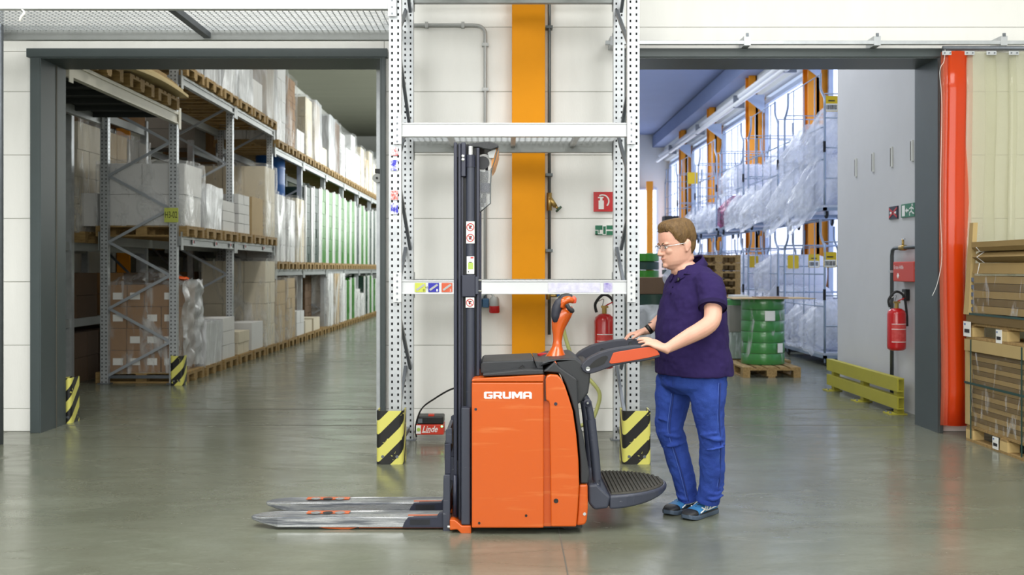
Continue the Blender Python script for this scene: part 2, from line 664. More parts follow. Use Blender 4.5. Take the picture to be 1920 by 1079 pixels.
# left hall shell
LZ, RZC = 7.76, 6.8
struct(MB().box(-7.4, -7.2, 10, 49, 0, LZ).build('wall_left_hall', 'hall_wall'))
struct(MB().box(-7.2, -0.3, 49, 49.2, 0, LZ).build('wall_far_left', 'hall_wall'))
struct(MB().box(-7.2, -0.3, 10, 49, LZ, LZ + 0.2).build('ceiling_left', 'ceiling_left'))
struct(MB().box(-0.3, 0.0, 10, 49, 0, LZ).build('wall_divider', 'hall_wall'))
# the far crossbeam and brown boards at the end of the left hall
struct(MB().box(-7.2, -0.3, 46.6, 47, 6.3, 6.75).build('trim_3', 'beam_grey'))
# right hall shell
struct(MB().box(0.0, 6.4, 41, 41.2, 0, RZC).build('wall_far_right', 'hall_wall'))
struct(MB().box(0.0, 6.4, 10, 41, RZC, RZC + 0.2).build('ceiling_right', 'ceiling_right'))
struct(MB().box(6.2, 6.4, 13.2, 41, 5.75, RZC).build('wall_right_hall_upper', 'hall_wall'))
struct(MB().box(6.4, 6.6, 13.2, 41, 0, 0.9).build('wall_right_hall_lower', 'hall_wall'))
struct(MB().box(5.75, 6.2, 13.2, 41, 6.3, 6.75).build('trim_4', 'ceiling_right'))
mat('pane', (222, 231, 255), 0.3, emit=1.25)
mat('pane_far', (232, 240, 255), 0.3, emit=5.0)
mat('window_frame', (168, 182, 206), 0.45)
colY = [20.7, 25.75, 30.8, 35.85]
wy = [15.2] + colY + [40.9]
pane_me = {}
for i in range(5):
    y0, y1 = wy[i] + (0.55 if i else 0.0), wy[i + 1] - 0.1
    wn = MB()
    for z in (0.9, 2.75, 5.6):
        wn.box(6.36, 6.5, y0, y1, z - 0.05, z + 0.05)
    wn.box(6.36, 6.5, y0, y0 + 0.07, 0.9, 5.6)
    wn.box(6.36, 6.5, y1 - 0.07, y1, 0.9, 5.6)
    w = struct(wn.build('window_%d' % (i + 1), 'window_frame'))
    n = 12
    dy = (y1 - y0 - 0.14) / n
    for z0, z1 in ((0.95, 2.70), (2.80, 5.55)):
        me = MB().prism([(0, 0), (dy - 0.025, 0), (dy - 0.035, -0.03), (0.01, -0.03)], 'X', 0, 1)
        key = (round(dy, 3), z0)
        b = MB()
        b.box(6.44, 6.47, 0, dy - 0.03, z0, z1)
        m0 = b.mesh('glass_channel')
        m0.materials.append(MATS['pane'])
        for k in range(n):
            o = bpy.data.objects.new('glass_channel', m0)
            COL.objects.link(o)
            o.parent = w
            o.location = Vector((0, y0 + 0.07 + k * dy, 0)) - OFFS[w.name]
    # wall piece behind / beside each column
    struct(MB().box(6.4, 6.6, y1, (wy[i + 1] + 0.55) if i < 4 else 41, 0.9, 5.75).build('wall_pier_right_hall', 'hall_wall'))
# far window of the right hall
w = struct(MB().box(4.0, 5.9, 40.88, 41, 0.0, 4.7).build('window_6', 'window_frame'))
for k in range(4):
    MB().box(4.05 + k * 0.46, 4.05 + k * 0.46 + 0.43, 40.85, 40.9, 0.1, 4.6).build('pane', 'pane_far', w)
# orange columns of the window wall
for i, y in enumerate(colY):
    c = MB()
    x0, s = 6.0, 0.39
    c.box(x0, x0 + s, y, y + 0.04, 0, 6.78)
    c.box(x0, x0 + s, y + s - 0.04, y + s, 0, 6.78)
    c.box(x0 + s / 2 - 0.03, x0 + s / 2 + 0.03, y, y + s, 0, 6.78)
    o = c.build('steel_column', 'orange_hall')
    tag(o, '%s orange steel column along the window wall, counted from the doorway' % ORD[i], 'column', 'orange columns of the window wall')
o = MB().box(5.42, 5.66, 40.2, 40.45, 0, 4.9).build('steel_column', 'orange_hall')
tag(o, 'slim orange post standing before the far bright window', 'column')

# grey wall spur behind the right opening
spur = struct(MB().box(4.2, 4.5, 10.0, 13.2, 0, RZC).build('wall_spur', 'grey_wall'))
for px, py in ((1605, 315), (1637, 305), (1672, 295), (1710, 283)):
    y = 4.2 * F / (px - CX)
    z = ZZ(py, y)
    MB().box(4.188, 4.206, y - 0.02, y + 0.02, z - 0.1, z + 0.1).build('anchor_slot', 'joint_dark', spur)
    MB().box(4.182, 4.203, y - 0.045, y - 0.02, z - 0.11, z + 0.11).build('anchor_rib', 'hall_wall', spur)

# orange column on the partition wall
c = MB()
c.box(XX(960, 9.45), XX(1022, 9.45), 9.44, 9.6, 0, 6.5)
tag(c.build('steel_column', 'orange_paint', bevel=0.004), 'mustard orange column painted on the white wall behind the stacker', 'column')
# ------------------------------------------------------------------ pipes on the partition wall
t = thing('cable_conduit', 'thin grey conduit bending down the white wall left of the orange column', 'pipe', (XX(910, 9.55), 9.55, 0))
y = 9.56
pts = [W(720, 47, y), W(885, 47, y)] + smooth_path([W(885, 47, y), W(900, 49, y), W(909, 58, y), W(910, 72, y)], 4)[1:] + [W(910, 560, y)]
MB().tube(pts, 0.016, 10).build('pipe', 'pipe_grey', t, smooth=True)
for px, py, hz in ((868, 47, 1), (910, 84, 0), (910, 168, 0), (910, 330, 0), (800, 47, 1)):
    p = W(px, py, y)
    d = 0.014
    if hz:
        MB().box(p.x - d, p.x + d, y - 0.02, 9.6, p.z - 0.026, p.z + 0.026).build('clip', 'pipe_grey', t)
    else:
        MB().box(p.x - 0.03, p.x + 0.03, y - 0.02, 9.6, p.z - d, p.z + d).build('clip', 'pipe_grey', t)
t = thing('water_pipe', 'narrow steel water pipe with brass valve beside the orange column', 'pipe', (XX(1030, 9.52), 9.52, 0))
y = 9.52
MB().cyl((XX(1030, y), y, 0.9), (XX(1030, y), y, 6.4), 0.015, n=10).build('pipe', 'pipe_dark', t, smooth=True)
for py in (51, 328, 470):
    p = W(1030, py, y)
    MB().box(p.x - 0.035, p.x + 0.03, y - 0.022, y + 0.08, p.z - 0.012, p.z + 0.012).build('clamp', 'pipe_dark', t)
v = MB().tube([W(1030, 362, y), W(1030, 395, y)], 0.024, 10).tube([W(1030, 372, y), W(1042, 388, y)], [0.026, 0.02], 10)
v.cyl(W(1040, 386, y), W(1047, 392, y), 0.012, n=8)
vb = v.build('valve', 'brass', t, smooth=True, label='brass angle valve')
MB().cyl(W(1046, 391, y), W(1049, 394, y), 0.035, n=14).build('hand_wheel', mat('wheel_green', (60, 84, 66), 0.5), vb, smooth=True)
p = W(1034, 555, y)
MB().tube([W(1026, 555, y), W(1050, 555, y)], 0.014, 8).tube([W(1028, 546, y), W(1028, 562, y)], 0.02, 8).build('tap', 'brass', t, smooth=True, label='small brass tap under the shelf beam')
MB().box(p.x + 0.05, p.x + 0.075, y - 0.03, y + 0.02, p.z - 0.01, p.z + 0.05).build('tap_handle', 'blue_plastic', t)
mat('hose_green', (196, 200, 126), 0.35)
hp = [W(1050, 556, 9.48), W(1052, 590, 9.45), W(1062, 640, 9.45), W(1082, 690, 9.45), W(1108, 715, 9.42), W(1124, 738, 9.42), W(1120, 765, 9.42), W(1108, 790, 9.4), W(1085, 800, 9.3), W(1060, 808, 9.2)]
o = MB().tube(smooth_path(hp, 6), 0.018, 8).build('garden_hose', 'hose_green', smooth=True)
tag(o, 'pale green hose hanging from the tap behind the stacker', 'hose')

# socket with red plug
t = thing('wall_socket', 'blue industrial wall socket with red plug beside the mast', 'socket', (XX(920, 9.57), 9.57, 1.1))
p0, p1 = W(897, 577, 9.55), W(917, 560, 9.55)
MB().box(p0.x - 0.06, p0.x + 0.035, 9.5, 9.6, p0.z, p1.z).build('housing', mat('socket_blue', (52, 92, 128), 0.45), t, bevel=0.008)
MB().box(p0.x + 0.04, p1.x, 9.5, 9.6, p0.z, p1.z).build('cover', 'socket_blue', t, bevel=0.008)
q = W(927, 567, 9.5)
MB().lathe([(0.03, 0.05), (0.042, 0.03), (0.046, -0.03), (0.046, -0.035)], (q.x, 9.5, q.z), 14).build('socket_body', 'pipe_grey', t, smooth=True, auto=40)
MB().lathe([(0.046, -0.035), (0.048, -0.09), (0.04, -0.1)], (q.x, 9.5, q.z), 14).build('plug', 'sign_red', t, smooth=True, auto=40, label='red plug cap')
MB().tube(smooth_path([W(905, 560, 9.55), W(908, 553, 9.53), W(920, 551, 9.52), W(927, 558, 9.5)], 5), 0.01, 8).build('lead', 'pipe_grey', t, smooth=True)

# signs on the partition wall
def sign(name, label, px0, py0, px1, py1, y, m, cat='sign'):
    a, b = W(px0, py1, y), W(px1, py0, y)
    t = thing(name, label, cat, (a.x, y, a.z))
    MB().box(a.x, b.x, y, y + 0.008, a.z, b.z).build('plate', m, t)
    return t, a, b
t, a, b = sign('fire_sign', 'square red sign with white fire extinguisher symbol on the wall', 1113, 360, 1150, 397, 9.57, 'sign_red')
w, h = b.x - a.x, b.z - a.z
y = 9.567
s = MB()
s.box(a.x + w * .25, a.x + w * .52, y, y + .002, a.z + h * .12, a.z + h * .56)
s.box(a.x + w * .32, a.x + w * .45, y, y + .002, a.z + h * .56, a.z + h * .68)
s.box(a.x + w * .22, a.x + w * .5, y, y + .002, a.z + h * .68, a.z + h * .74)
s.tube([(a.x + w * (.45 + .32 * math.sin(R(k))), y, a.z + h * (.52 + .32 * math.cos(R(k)))) for k in range(-30, 150, 15)], 0.007, 6)
s.build('symbol', 'sign_white', t)
t, a, b = sign('first_aid_sign', 'small green and white first aid and escape sign on the wall', 1116, 423, 1150, 441, 9.57, 'sign_white')
w, h = b.x - a.x, b.z - a.z
for u0, u1, v0, v1 in ((0, .4, .55, 1), (0, .14, 0, .45), (.0, .4, 0, .1), (.62, .98, .58, 1), (.62, .98, 0, .42), (.44, .58, .1, .9)):
    MB().box(a.x + w * u0, a.x + w * u1, 9.567, 9.571, a.z + h * v0, a.z + h * v1).build('symbol', 'sign_green', t)
MB().box(a.x + w * .18, a.x + w * .24, 9.565, 9.571, a.z + h * .2, a.z + h * .8).build('symbol', 'sign_green', t)

# fire extinguishers
def extinguisher(label, c, ztop, h, r):
    t = thing('fire_extinguisher', label, 'extinguisher', (c[0], c[1], ztop - h))
    z = ztop - h
    MB().lathe([(r * .72, z), (r * .96, z + .015), (r, z + .04), (r, z + h * .86), (r * .9, z + h * .93), (r * .55, z + h * .985), (r * .3, z + h)], (c[0], c[1], 0), 24).build('cylinder', 'ext_red', t, smooth=True)
    a = MB()
    for k in range(13):
        th = R(-90 - 50 + 100 * k / 12)
        a.v.append(Vector((c[0] + (r + .001) * math.cos(th), c[1] + (r + .001) * math.sin(th), z + h * .2)))
        a.v.append(Vector((c[0] + (r + .001) * math.cos(th), c[1] + (r + .001) * math.sin(th), z + h * .62)))
    a.f = [(2 * k, 2 * k + 2, 2 * k + 3, 2 * k + 1) for k in range(12)]
    a.build('label', mat('ext_label', (214, 92, 88), 0.5, var=0.5, vscale=30, rgb2=(196, 30, 32)), t, smooth=True)
    for v in (.62, .5, .2):
        l = MB()
        for k in range(13):
            th = R(-140 + 100 * k / 12)
            for dz in (0, .006):
                l.v.append(Vector((c[0] + (r + .002) * math.cos(th), c[1] + (r + .002) * math.sin(th), z + h * v + dz)))
        l.f = [(2 * k, 2 * k + 2, 2 * k + 3, 2 * k + 1) for k in range(12)]
        l.build('label_rule', 'sign_white', t)
    v = MB().cyl((c[0], c[1], z + h), (c[0], c[1], z + h + .05), .022, n=10).box(c[0] - .03, c[0] + .035, c[1] - .015, c[1] + .015, z + h + .05, z + h + .07)
    v.build('valve', 'brass', t)
    MB().bar((c[0] + .01, c[1], z + h + .07), (c[0] + .09, c[1], z + h + .11), .02, .01).build('lever', 'ext_red', t)
    MB().tube(smooth_path([(c[0] - .02, c[1], z + h + .06), (c[0] - .01, c[1] - .02, z + h + .13), (c[0] - r * .6, c[1] - .02, z + h + .11)], 4), .004, 6).build('pull_ring', 'chrome', t)
    hz = z + h + .01
    MB().tube(smooth_path([(c[0] - r + .02, c[1] - .01, hz), (c[0] - r + .01, c[1] - .01, hz + .08), (c[0] - .01, c[1] - .01, hz + .16), (c[0] + r * .8, c[1], hz + .11), (c[0] + r + .01, c[1], hz - .06), (c[0] + r + .015, c[1], hz - .2)], 5), .013, 8).build('hose', 'black_rubber', t, smooth=True)
    MB().box(c[0] - .03, c[0] + .03, c[1] + r - .01, c[1] + r + .08, z + h * .8, z + h * .86).build('wall_bracket', 'ext_red', t)
    return t
extinguisher('red fire extinguisher hanging on the white wall behind the stacker', (XX(1133, 9.45), 9.44), ZZ(588, 9.45), 0.5, 0.092)

# battery charger on the floor
y = 9.05
x0, x1 = XX(781, y), XX(832, y)
t = thing('battery_charger', 'red and black battery charger with white lettering on floor', 'charger', ((x0 + x1) / 2, y, 0))
MB().box(x0 - .003, x1, y, y + .2, ZZ(816, y) , ZZ(797, y)).build('front_housing', mat('linde_red', (206, 58, 38), 0.4), t, bevel=.006)
MB().box(x0 + .002, x1 - .004, y + .012, y + .22, ZZ(797, y), ZZ(782, y)).build('top_housing', 'black', t, bevel=.01)
MB().box(x0 + .012, x0 + .05, y + .008, y + .014, ZZ(794, y), ZZ(786, y)).build('data_plate', 'galv_dark', t)
MB().box(x0 - .004, x0 + .038, y - .003, y, ZZ(814, y), ZZ(798, y)).build('sticker', 'paper', t)
MB().lathe([(.016, 0), (.016, -.004)], (x0 + .018, y - .002, ZZ(806, y)), 14, 'Y').build('sticker_dot', mat('lime', (170, 196, 90), .5), t)
MB().box(x0 + .1, x0 + .15, y + .03, y + .1, ZZ(782, y), ZZ(779, y)).build('red_button', 'linde_red', t)
MB().box(x0 + .06, x0 + .09, y + .004, y + .014, ZZ(794, y), ZZ(787, y)).build('vent', 'black_rubber', t)
text_obj('Linde', 'lettering', 'sign_white', t, (x0 + .05, y - .002, ZZ(811, y)), .135, .055, shear=.35, bold=.01)
MB().box(x0 + .046, x0 + .12, y - .002, y - .001, ZZ(812, y), ZZ(811.2, y)).build('lettering_stroke', 'sign_white', t)
mat('led', (90, 255, 120), .3, emit=6)
MB().ell((x1 - .016, y - .003, ZZ(800, y)), .009, .006, .009, 10, 6).build('status_light', 'led', t, label='glowing green status light')
cp = [(x0 - .01, y + .1, .02), (x0 - .015, y + .08, .12), W(790, 768, 8.9), W(815, 748, 8.5), W(850, 729, 8.0), W(880, 730, 7.2)]
o = MB().tube(smooth_path(cp, 6), .007, 6).build('charging_cable', 'black_rubber', smooth=True)
tag(o, 'thin dark charging cable rising from the charger to the stacker', 'cable')

# ------------------------------------------------------------------ upright mesh shared by every rack
mat('slot_shade', (34, 36, 40), .8)


def upright_mesh(h, name='upright', w=.095, d=.075, pitch=.05):
    """Perforated rack upright: front face with two slot rows, sides with one, open at the back."""
    b = MB()
    n = int(h / pitch)

    def face(o, u, width, cuts):
        o, u = Vector(o), Vector(u)
        cols = [0]
        for c in cuts:
            cols += [c - .007, c + .007]
        cols.append(width)
        for r in range(n):
            z0, z1 = r * pitch, (r + 1) * pitch
            zs = [z0, z0 + .015, z0 + .035, z1]
            for k in range(3):
                for c in range(len(cols) - 1):
                    if k == 1 and c % 2 == 1:
                        continue
                    a0, a1 = o + u * cols[c], o + u * cols[c + 1]
                    b.add([(a0.x, a0.y, zs[k]), (a1.x, a1.y, zs[k]), (a1.x, a1.y, zs[k + 1]), (a0.x, a0.y, zs[k + 1])], [(0, 1, 2, 3)])
    face((-w / 2, -d / 2, 0), (1, 0, 0), w, (.024, w - .024))
    face((-w / 2, -d / 2, 0), (0, 1, 0), d, (.04,))
    face((w / 2, -d / 2, 0), (0, 1, 0), d, (.04,))
    b.box(-w / 2, -w / 2 + .022, d / 2 - .004, d / 2, 0, n * pitch)
    b.box(w / 2 - .022, w / 2, d / 2 - .004, d / 2, 0, n * pitch)
    nf = len(b.f)
    b.box(-w / 2 + .002, w / 2 - .002, -d / 2 + .012, -d / 2 + .016, 0, n * pitch)  # dark sheet paints in the shade seen through the slots
    me = b.mesh(name)
    me.materials.append(MATS['galv'])
    me.materials.append(MATS['slot_shade'])
    for q in me.polygons[nf:]:
        q.material_index = 1
    return me


UP_FRONT = upright_mesh(4.9)
t = thing('pallet_rack', 'white and galvanised pallet rack framing the wall behind the stacker', 'rack', (0.06, 8.6, 0))
RACK = t
PX = (-4.95, -.865, .983)
YF, YR = 8.1, 9.14
for x in PX:
    inst(UP_FRONT, 'upright', (x, YF, 0), t)
    inst(UP_FRONT, 'upright', (x, YR, 0), t)
    for y in (YF, YR):
        MB().box(x - .07, x + .07, y - .06, y + .06, 0, .008).build('base_plate', 'galv_dark', t)
    z, side = .12, 0
    while z < 4.3:
        a, b = (YF + .03, YR - .03) if side == 0 else (YR - .03, YF + .03)
        MB().bar((x + (.02 if side else -.02), a, z), (x + (.02 if side else -.02), b, z + .52), .025, .035).build('brace', 'galv_dark', t)
        z += .52
        side = 1 - side
    MB().bar((x, YF + .03, .1), (x, YR - .03, .1), .03, .04).build('brace', 'galv_dark', t)
    MB().bar((x, YF + .03, 4.5), (x, YR - .03, 4.5), .03, .04).build('brace', 'galv_dark', t)


def beam(t, x0, x1, y, z0, z1, m='beam_white', thick=.05, face=-1):
    """Shelf beam: box with stepped lip, hook plates at both ends."""
    b = MB()
    b.box(x0, x1, y - thick / 2, y + thick / 2, z0, z1)
    b.box(x0, x1, y + face * (thick / 2 + .006), y + face * thick / 2, z1 - .012, z1)
    b.box(x0, x1, y + face * (thick / 2 + .006), y + face * thick / 2, z0, z0 + .012)
    o = b.build('shelf_beam', m, t, bevel=.003, seg=1)
    for x in (x0 - .03, x1 + .03):
        MB().box(x - .032, x + .032, y + face * .045 - .004, y + face * .045 + .004, z0 - .06, z1 + .06).build('hook_plate', m, o)
        for k in range(5):
            zz = z0 - .04 + k * (z1 - z0 + .08) / 4
            MB().box(x - .006, x + .006, y + face * .0505 - .0015, y + face * .0505 + .0015, zz - .007, zz + .007).build('rivet', 'galv_dark', o)
    return o


def deck(t, x0, x1, y0, y1, z, pitch=.05, r=.003):
    b = MB()
    n = int((x1 - x0) / pitch)
    for k in range(n + 1):
        x = x0 + (x1 - x0) * k / n
        b.box(x - r, x + r, y0, y1, z - r, z + r)
    n = int((y1 - y0) / pitch)
    for k in range(n + 1):
        y = y0 + (y1 - y0) * k / n
        b.box(x0, x1, y - r, y + r, z - 3 * r, z - r)
    o = b.build('wire_mesh_deck', 'galv', t)
    o['kind'] = 'stuff'
    return o


for z0, z1 in ((1.305, 1.413), (2.526, 2.634), (3.84, 3.95)):
    beam(t, PX[1] + .05, PX[2] - .05, YF - .02, z0, z1)
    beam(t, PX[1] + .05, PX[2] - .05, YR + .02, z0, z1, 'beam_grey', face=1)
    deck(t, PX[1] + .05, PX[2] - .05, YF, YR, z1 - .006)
    for k in range(3):
        x = PX[1] + .4 + k * .52
        MB().box(x - .02, x + .02, YF, YR, z1 - .06, z1 - .02).build('deck_support', 'galv', t)
beam(t, PX[0] + .05, PX[1] - .05, YF - .02, 3.515, 3.64)
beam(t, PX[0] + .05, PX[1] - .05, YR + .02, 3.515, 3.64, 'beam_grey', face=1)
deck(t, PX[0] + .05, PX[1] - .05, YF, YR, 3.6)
for x in (-4.45, -2.63):
    MB().box(x - .03, x + .03, YF, YR, 3.53, 3.58).build('deck_support', 'galv_dark', t)
beam(t, PX[0] - 3.0, PX[0] - .05, YF - .02, 3.515, 3.64)
o = MB().cyl((XX(1, 8.9), 8.9, 0), (XX(1, 8.9), 8.9, 6.4), .024, n=10).build('steel_pole', 'galv_dark', smooth=True)
tag(o, 'slim grey steel pole at the left edge of the white wall', 'pole')
# coloured level stickers on the middle beam
yb = YF - .052
for px0, col, num in ((778, (206, 214, 84), '0'), (803, (44, 44, 170), '1'), (828, (214, 96, 62), '2')):
    a, b = W(px0, 548, yb), W(px0 + 20, 531, yb)
    m = mat('sticker_' + num, col, .5)
    o = MB().box(a.x, b.x, yb, yb + .003, a.z, b.z).build('level_sticker', m, t)
    ob = MB()
    ob.bar((a.x + .012, yb - .001, a.z + .015), (b.x - .01, yb - .001, b.z - .012), .003, .016, up=(0, 0, 1)).build('code_bar', 'pipe_grey', o)
    text_obj(num, 'number', 'ink' if num == '0' else 'sign_white', o, (b.x - .02, yb - .002, a.z + .005), .012, .018)
text_obj('H2', 'shelf_code', 'ink', t, (XX(797.5, yb), yb, ZZ(541, yb)), .02, .014)
a, b = W(1028, 549, yb), W(1125, 531, yb)
MB().box(a.x, b.x, yb + .001, yb + .004, a.z, b.z).build('worn_label', mat('worn', (236, 236, 242), .5, var=.2, vscale=18, rgb2=(196, 194, 226)), t)
a, b = W(1132, 548, yb), W(1148, 531, yb)
MB().box(a.x, b.x, yb + .001, yb + .004, a.z, b.z).build('worn_label', mat('worn_violet', (110, 90, 190), .5, var=.9, vscale=22, rgb2=(232, 230, 244)), t)
# sticker remains on the left upright
for py0, py1, col in ((276, 292, (206, 70, 70)), (300, 320, (70, 70, 200)), (358, 375, (206, 80, 60)), (380, 402, (60, 60, 196))):
    a, b = W(733, py1, 8.05), W(746, py0, 8.05)
    MB().box(a.x, b.x, 8.052, 8.0595, a.z, b.z).build('torn_sticker', mat('torn', (230, 230, 236), .6, var=.9, vscale=30, rgb2=col, contrast=.08), t)
o = MB().tube(smooth_path([W(42, 18, 8.02), W(46, 24, 8.0), W(40, 32, 8.0), W(37, 40, 8.01)], 4), .012, 6, flat=.3).build('torn_film_strip', 'paper', smooth=True)
tag(o, 'torn white strip of film dangling from the upper left beam', 'film strip')


# corner guards
def guard(label, x0, x1, y0, y1, h, th=.008, loc_extra=None, open_side='back'):
    r = .035
    out = []
    # plan outline of a U with rounded front corners, open at the back
    def arc(cx, cy, a0, a1, rr):
        return [(cx + rr * math.cos(R(a0 + (a1 - a0) * k / 5)), cy + rr * math.sin(R(a0 + (a1 - a0) * k / 5))) for k in range(6)]
    outer = [(x0, y1)] + arc(x0 + r, y0 + r, 180, 270, r) + arc(x1 - r, y0 + r, 270, 360, r) + [(x1, y1)]
    inner = [(x1 - th, y1)] + arc(x1 - r, y0 + r, 360, 270, r - th) + arc(x0 + r, y0 + r, 270, 180, r - th) + [(x0 + th, y1)]
    t = thing('corner_guard', label, 'guard', ((x0 + x1) / 2, (y0 + y1) / 2, 0))
    MB().prism(outer + inner, 'Z', 0, h).build('guard_plate', 'hazard', t)
    for x in (x0 + .05, x1 - .05):
        MB().lathe([(.012, 0), (.012, -.006)], (x, y0 + .004 - .002, .06), 10, 'Y').build('bolt', 'galv_dark', t)
    return t


guard('yellow and black striped guard at foot of the left rack post', XX(706, 8.0), XX(757, 8.0), 7.98, 8.2, .41)
guard('yellow and black striped guard at foot of the right rack post', XX(1167, 8.0), XX(1220, 8.0), 7.98, 8.2, .41)
guard('narrow striped guard beside the left door jamb', XX(126, 10.2), XX(141, 10.2), 10.1, 10.3, .44)

# strip curtain rail and strip curtain
t = thing('curtain_rail', 'long galvanised rail for the strip curtain above the right doorway', 'rail', (4, 9.45, 3.5))
y = 9.42
MB().box(XX(1135, y), 8.5, y - .025, y + .025, ZZ(84, y), ZZ(77, y)).build('rail', 'galv', t, bevel=.003)
for px in (1150, 1400, 1643, 1880):
    p = W(px, 76, y)
    MB().box(p.x - .03, p.x + .03, y - .03, 9.6, p.z - .05, p.z + .035).build('bracket', 'galv', t)
    MB().box(p.x - .012, p.x + .012, y - .035, y - .02, p.z + .03, p.z + .06).build('bolt', 'galv_dark', t)
MB().cyl((XX(1765, y), y - .03, ZZ(92, y)), (8.5, y - .03, ZZ(92, y)), .022, n=10).build('hanger_bar', 'galv_dark', t, smooth=True)


def strip_mat(name, rgb, fac, rough, tint=None):
    m = bpy.data.materials.new(name)
    m.use_nodes = True
    nt = m.node_tree
    b = nt.nodes['Principled BSDF']
    b.inputs['Base Color'].default_value = lin(rgb)
    b.inputs['Roughness'].default_value = rough
    b.inputs['Coat Weight'].default_value = .4
    tr = nt.nodes.new('ShaderNodeBsdfTransparent')
    tr.inputs[0].default_value = lin(tint or rgb)
    mx = nt.nodes.new('ShaderNodeMixShader')
    mx.inputs[0].default_value = fac
    nt.links.new(tr.outputs[0], mx.inputs[1])
    nt.links.new(b.outputs[0], mx.inputs[2])
    nt.links.new(mx.outputs[0], nt.nodes['Material Output'].inputs['Surface'])
    MATS[name] = m


strip_mat('strip_red', (228, 82, 20), .55, .2, (255, 130, 70))
strip_mat('strip_clear', (226, 226, 208), .3, .12, (248, 248, 240))
strip_mat('strip_reflection', (240, 150, 120), .3, .12, (255, 190, 160))  # pink colour puts in the pale reflections beside the red strip
t = thing('strip_curtain', 'plastic strip curtain with red edge strip pushed aside at the right', 'curtain', (4.4, 9.4, 0.06))


def pvc(x0, x1, y, bow, m, z1=ZZ(98, 9.4), z0=.09, lab=None):
    n, k = 8, 10
    b = MB()
    for i in range(k + 1):
        z = z0 + (z1 - z0) * i / k
        for j in range(n + 1):
            u = j / n
            yy = y - bow * math.sin(PI * u) * (1 - .5 * i / k) + .008 * math.sin(i * 1.3 + x0 * 9)
            b.v.append(Vector((x0 + (x1 - x0) * u + .01 * math.sin(i * .9), yy, z)))
    for i in range(k):
        for j in range(n):
            b.f.append((i * (n + 1) + j, i * (n + 1) + j + 1, (i + 1) * (n + 1) + j + 1, (i + 1) * (n + 1) + j))
    o = b.build('strip', m, t, smooth=True, label=lab)
    sd = o.modifiers.new('solid', 'SOLIDIFY')
    sd.thickness = .003
    return o


pvc(XX(1766, 9.36), XX(1826, 9.36), 9.40, .05, 'strip_reflection')
pvc(XX(1776, 9.36), XX(1810, 9.36), 9.36, .03, 'strip_red', lab='red edge strip')
pvc(XX(1772, 9.36), XX(1800, 9.36), 9.385, .03, 'strip_reflection')
for k in range(7):
    px = 1807 + 42 * k
    pvc(XX(px, 9.38), XX(px + 60, 9.38), 9.385 + .03 * (k % 2), .02, 'strip_clear')
for px in (1775, 1817, 1858, 1900, 1942, 1985):
    p = W(px, 100, 9.36)
    MB().box(p.x - .045, p.x + .045, 9.345, 9.352, p.z - .018, p.z + .02).build('clamp_plate', 'galv', t, bevel=.003)
    for d in (-.025, .025):
        MB().lathe([(.007, 0), (.007, -.006)], (p.x + d, 9.345, p.z), 8, 'Y').build('rivet', 'galv_dark', t)
cp = smooth_path([W(1772, 93, 9.37), W(1770, 115, 9.32), W(1762, 135, 9.3), W(1766, 200, 9.3), W(1763, 380, 9.3), W(1766, 480, 9.3), W(1758, 530, 9.3), W(1748, 555, 9.3)], 5)
o = MB().tube(cp, .0022, 6).build('pull_cord', 'sign_white', smooth=True)
tag(o, 'thin white cord hanging beside the red curtain strip', 'cord')
# ================================================================== LEFT HALL: RACKS AND LOADS
AX, BX = -4.3, -5.3                      # aisle side and rear side of the racking
YS = [13.6 + 2.75 * k for k in range(10)]
NB = len(YS) - 1


def upright_hall(h, name='upright'):
    me = upright_mesh(h, name, w=.1, d=.08, pitch=.05)
    return me


UP_A = upright_hall(4.6)
simple_up = MB().box(-.05, .05, -.04, .04, 0, 3.82).mesh('upright')
simple_up.materials.append(MATS['galv'])
mat('brace_galv', (168, 174, 182), .45, .2)
t = thing('pallet_racking', 'long galvanised pallet racking full of goods along the left hall aisle', 'rack', (-4.8, 13.6, 0))
HR = t
for i, y in enumerate(YS):
    for x in (AX - .05, BX + .05):
        if i <= 2:
            inst(UP_A, 'upright', (x, y, 0), t, rz=0)
        else:
            inst(simple_up, 'upright', (x, y, 0), t)
        MB().box(x - .08, x + .08, y - .07, y + .07, 0, .01).build('base_plate', 'galv_dark', t)
    top = 4.3 if i <= 2 else 3.5
    z, side = .11, 0
    while z + .435 < top:
        xa, xb = (BX + .1, AX - .1) if side == 0 else (AX - .1, BX + .1)
        yo = .02 if side else -.02
        MB().bar((xa, y + yo, z), (xb, y + yo, z + .435), .02, .035).build('brace', 'brace_galv', t)
        z += .435
        side = 1 - side
        if i > 4 and z > 2:
            break
    MB().bar((BX + .08, y, .09), (AX - .08, y, .09), .03, .04).build('brace', 'galv_dark', t)


def ybeam(x, y0, y1, z0, z1, m, face):
    b = MB()
    b.box(x - .025, x + .025, y0 + .05, y1 - .05, z0, z1)
    b.box(x + face * .025, x + face * .04, y0 + .05, y1 - .05, z1 - .035, z1)
    b.box(x + face * .025, x + face * .04, y0 + .05, y1 - .05, z0, z0 + .02)
    o = b.build('shelf_beam', m, t)
    for y in (y0 + .05, y1 - .05):
        MB().box(x + face * .04 - .004, x + face * .04 + .006, y - .045, y + .045, z0 - .06, z1 + .06).build('hook_plate', m, o)


LV = {}
for i in range(NB):
    y0, y1 = YS[i], YS[i + 1]
    lv = (1.93, 4.05) if i < 2 else (1.5, 3.75)
    LV[i] = (0.0,) + lv
    for z in lv:
        ybeam(AX, y0, y1, z - .12, z, 'beam_grey', 1)
        ybeam(BX, y0, y1, z - .12, z, 'beam_grey', -1)
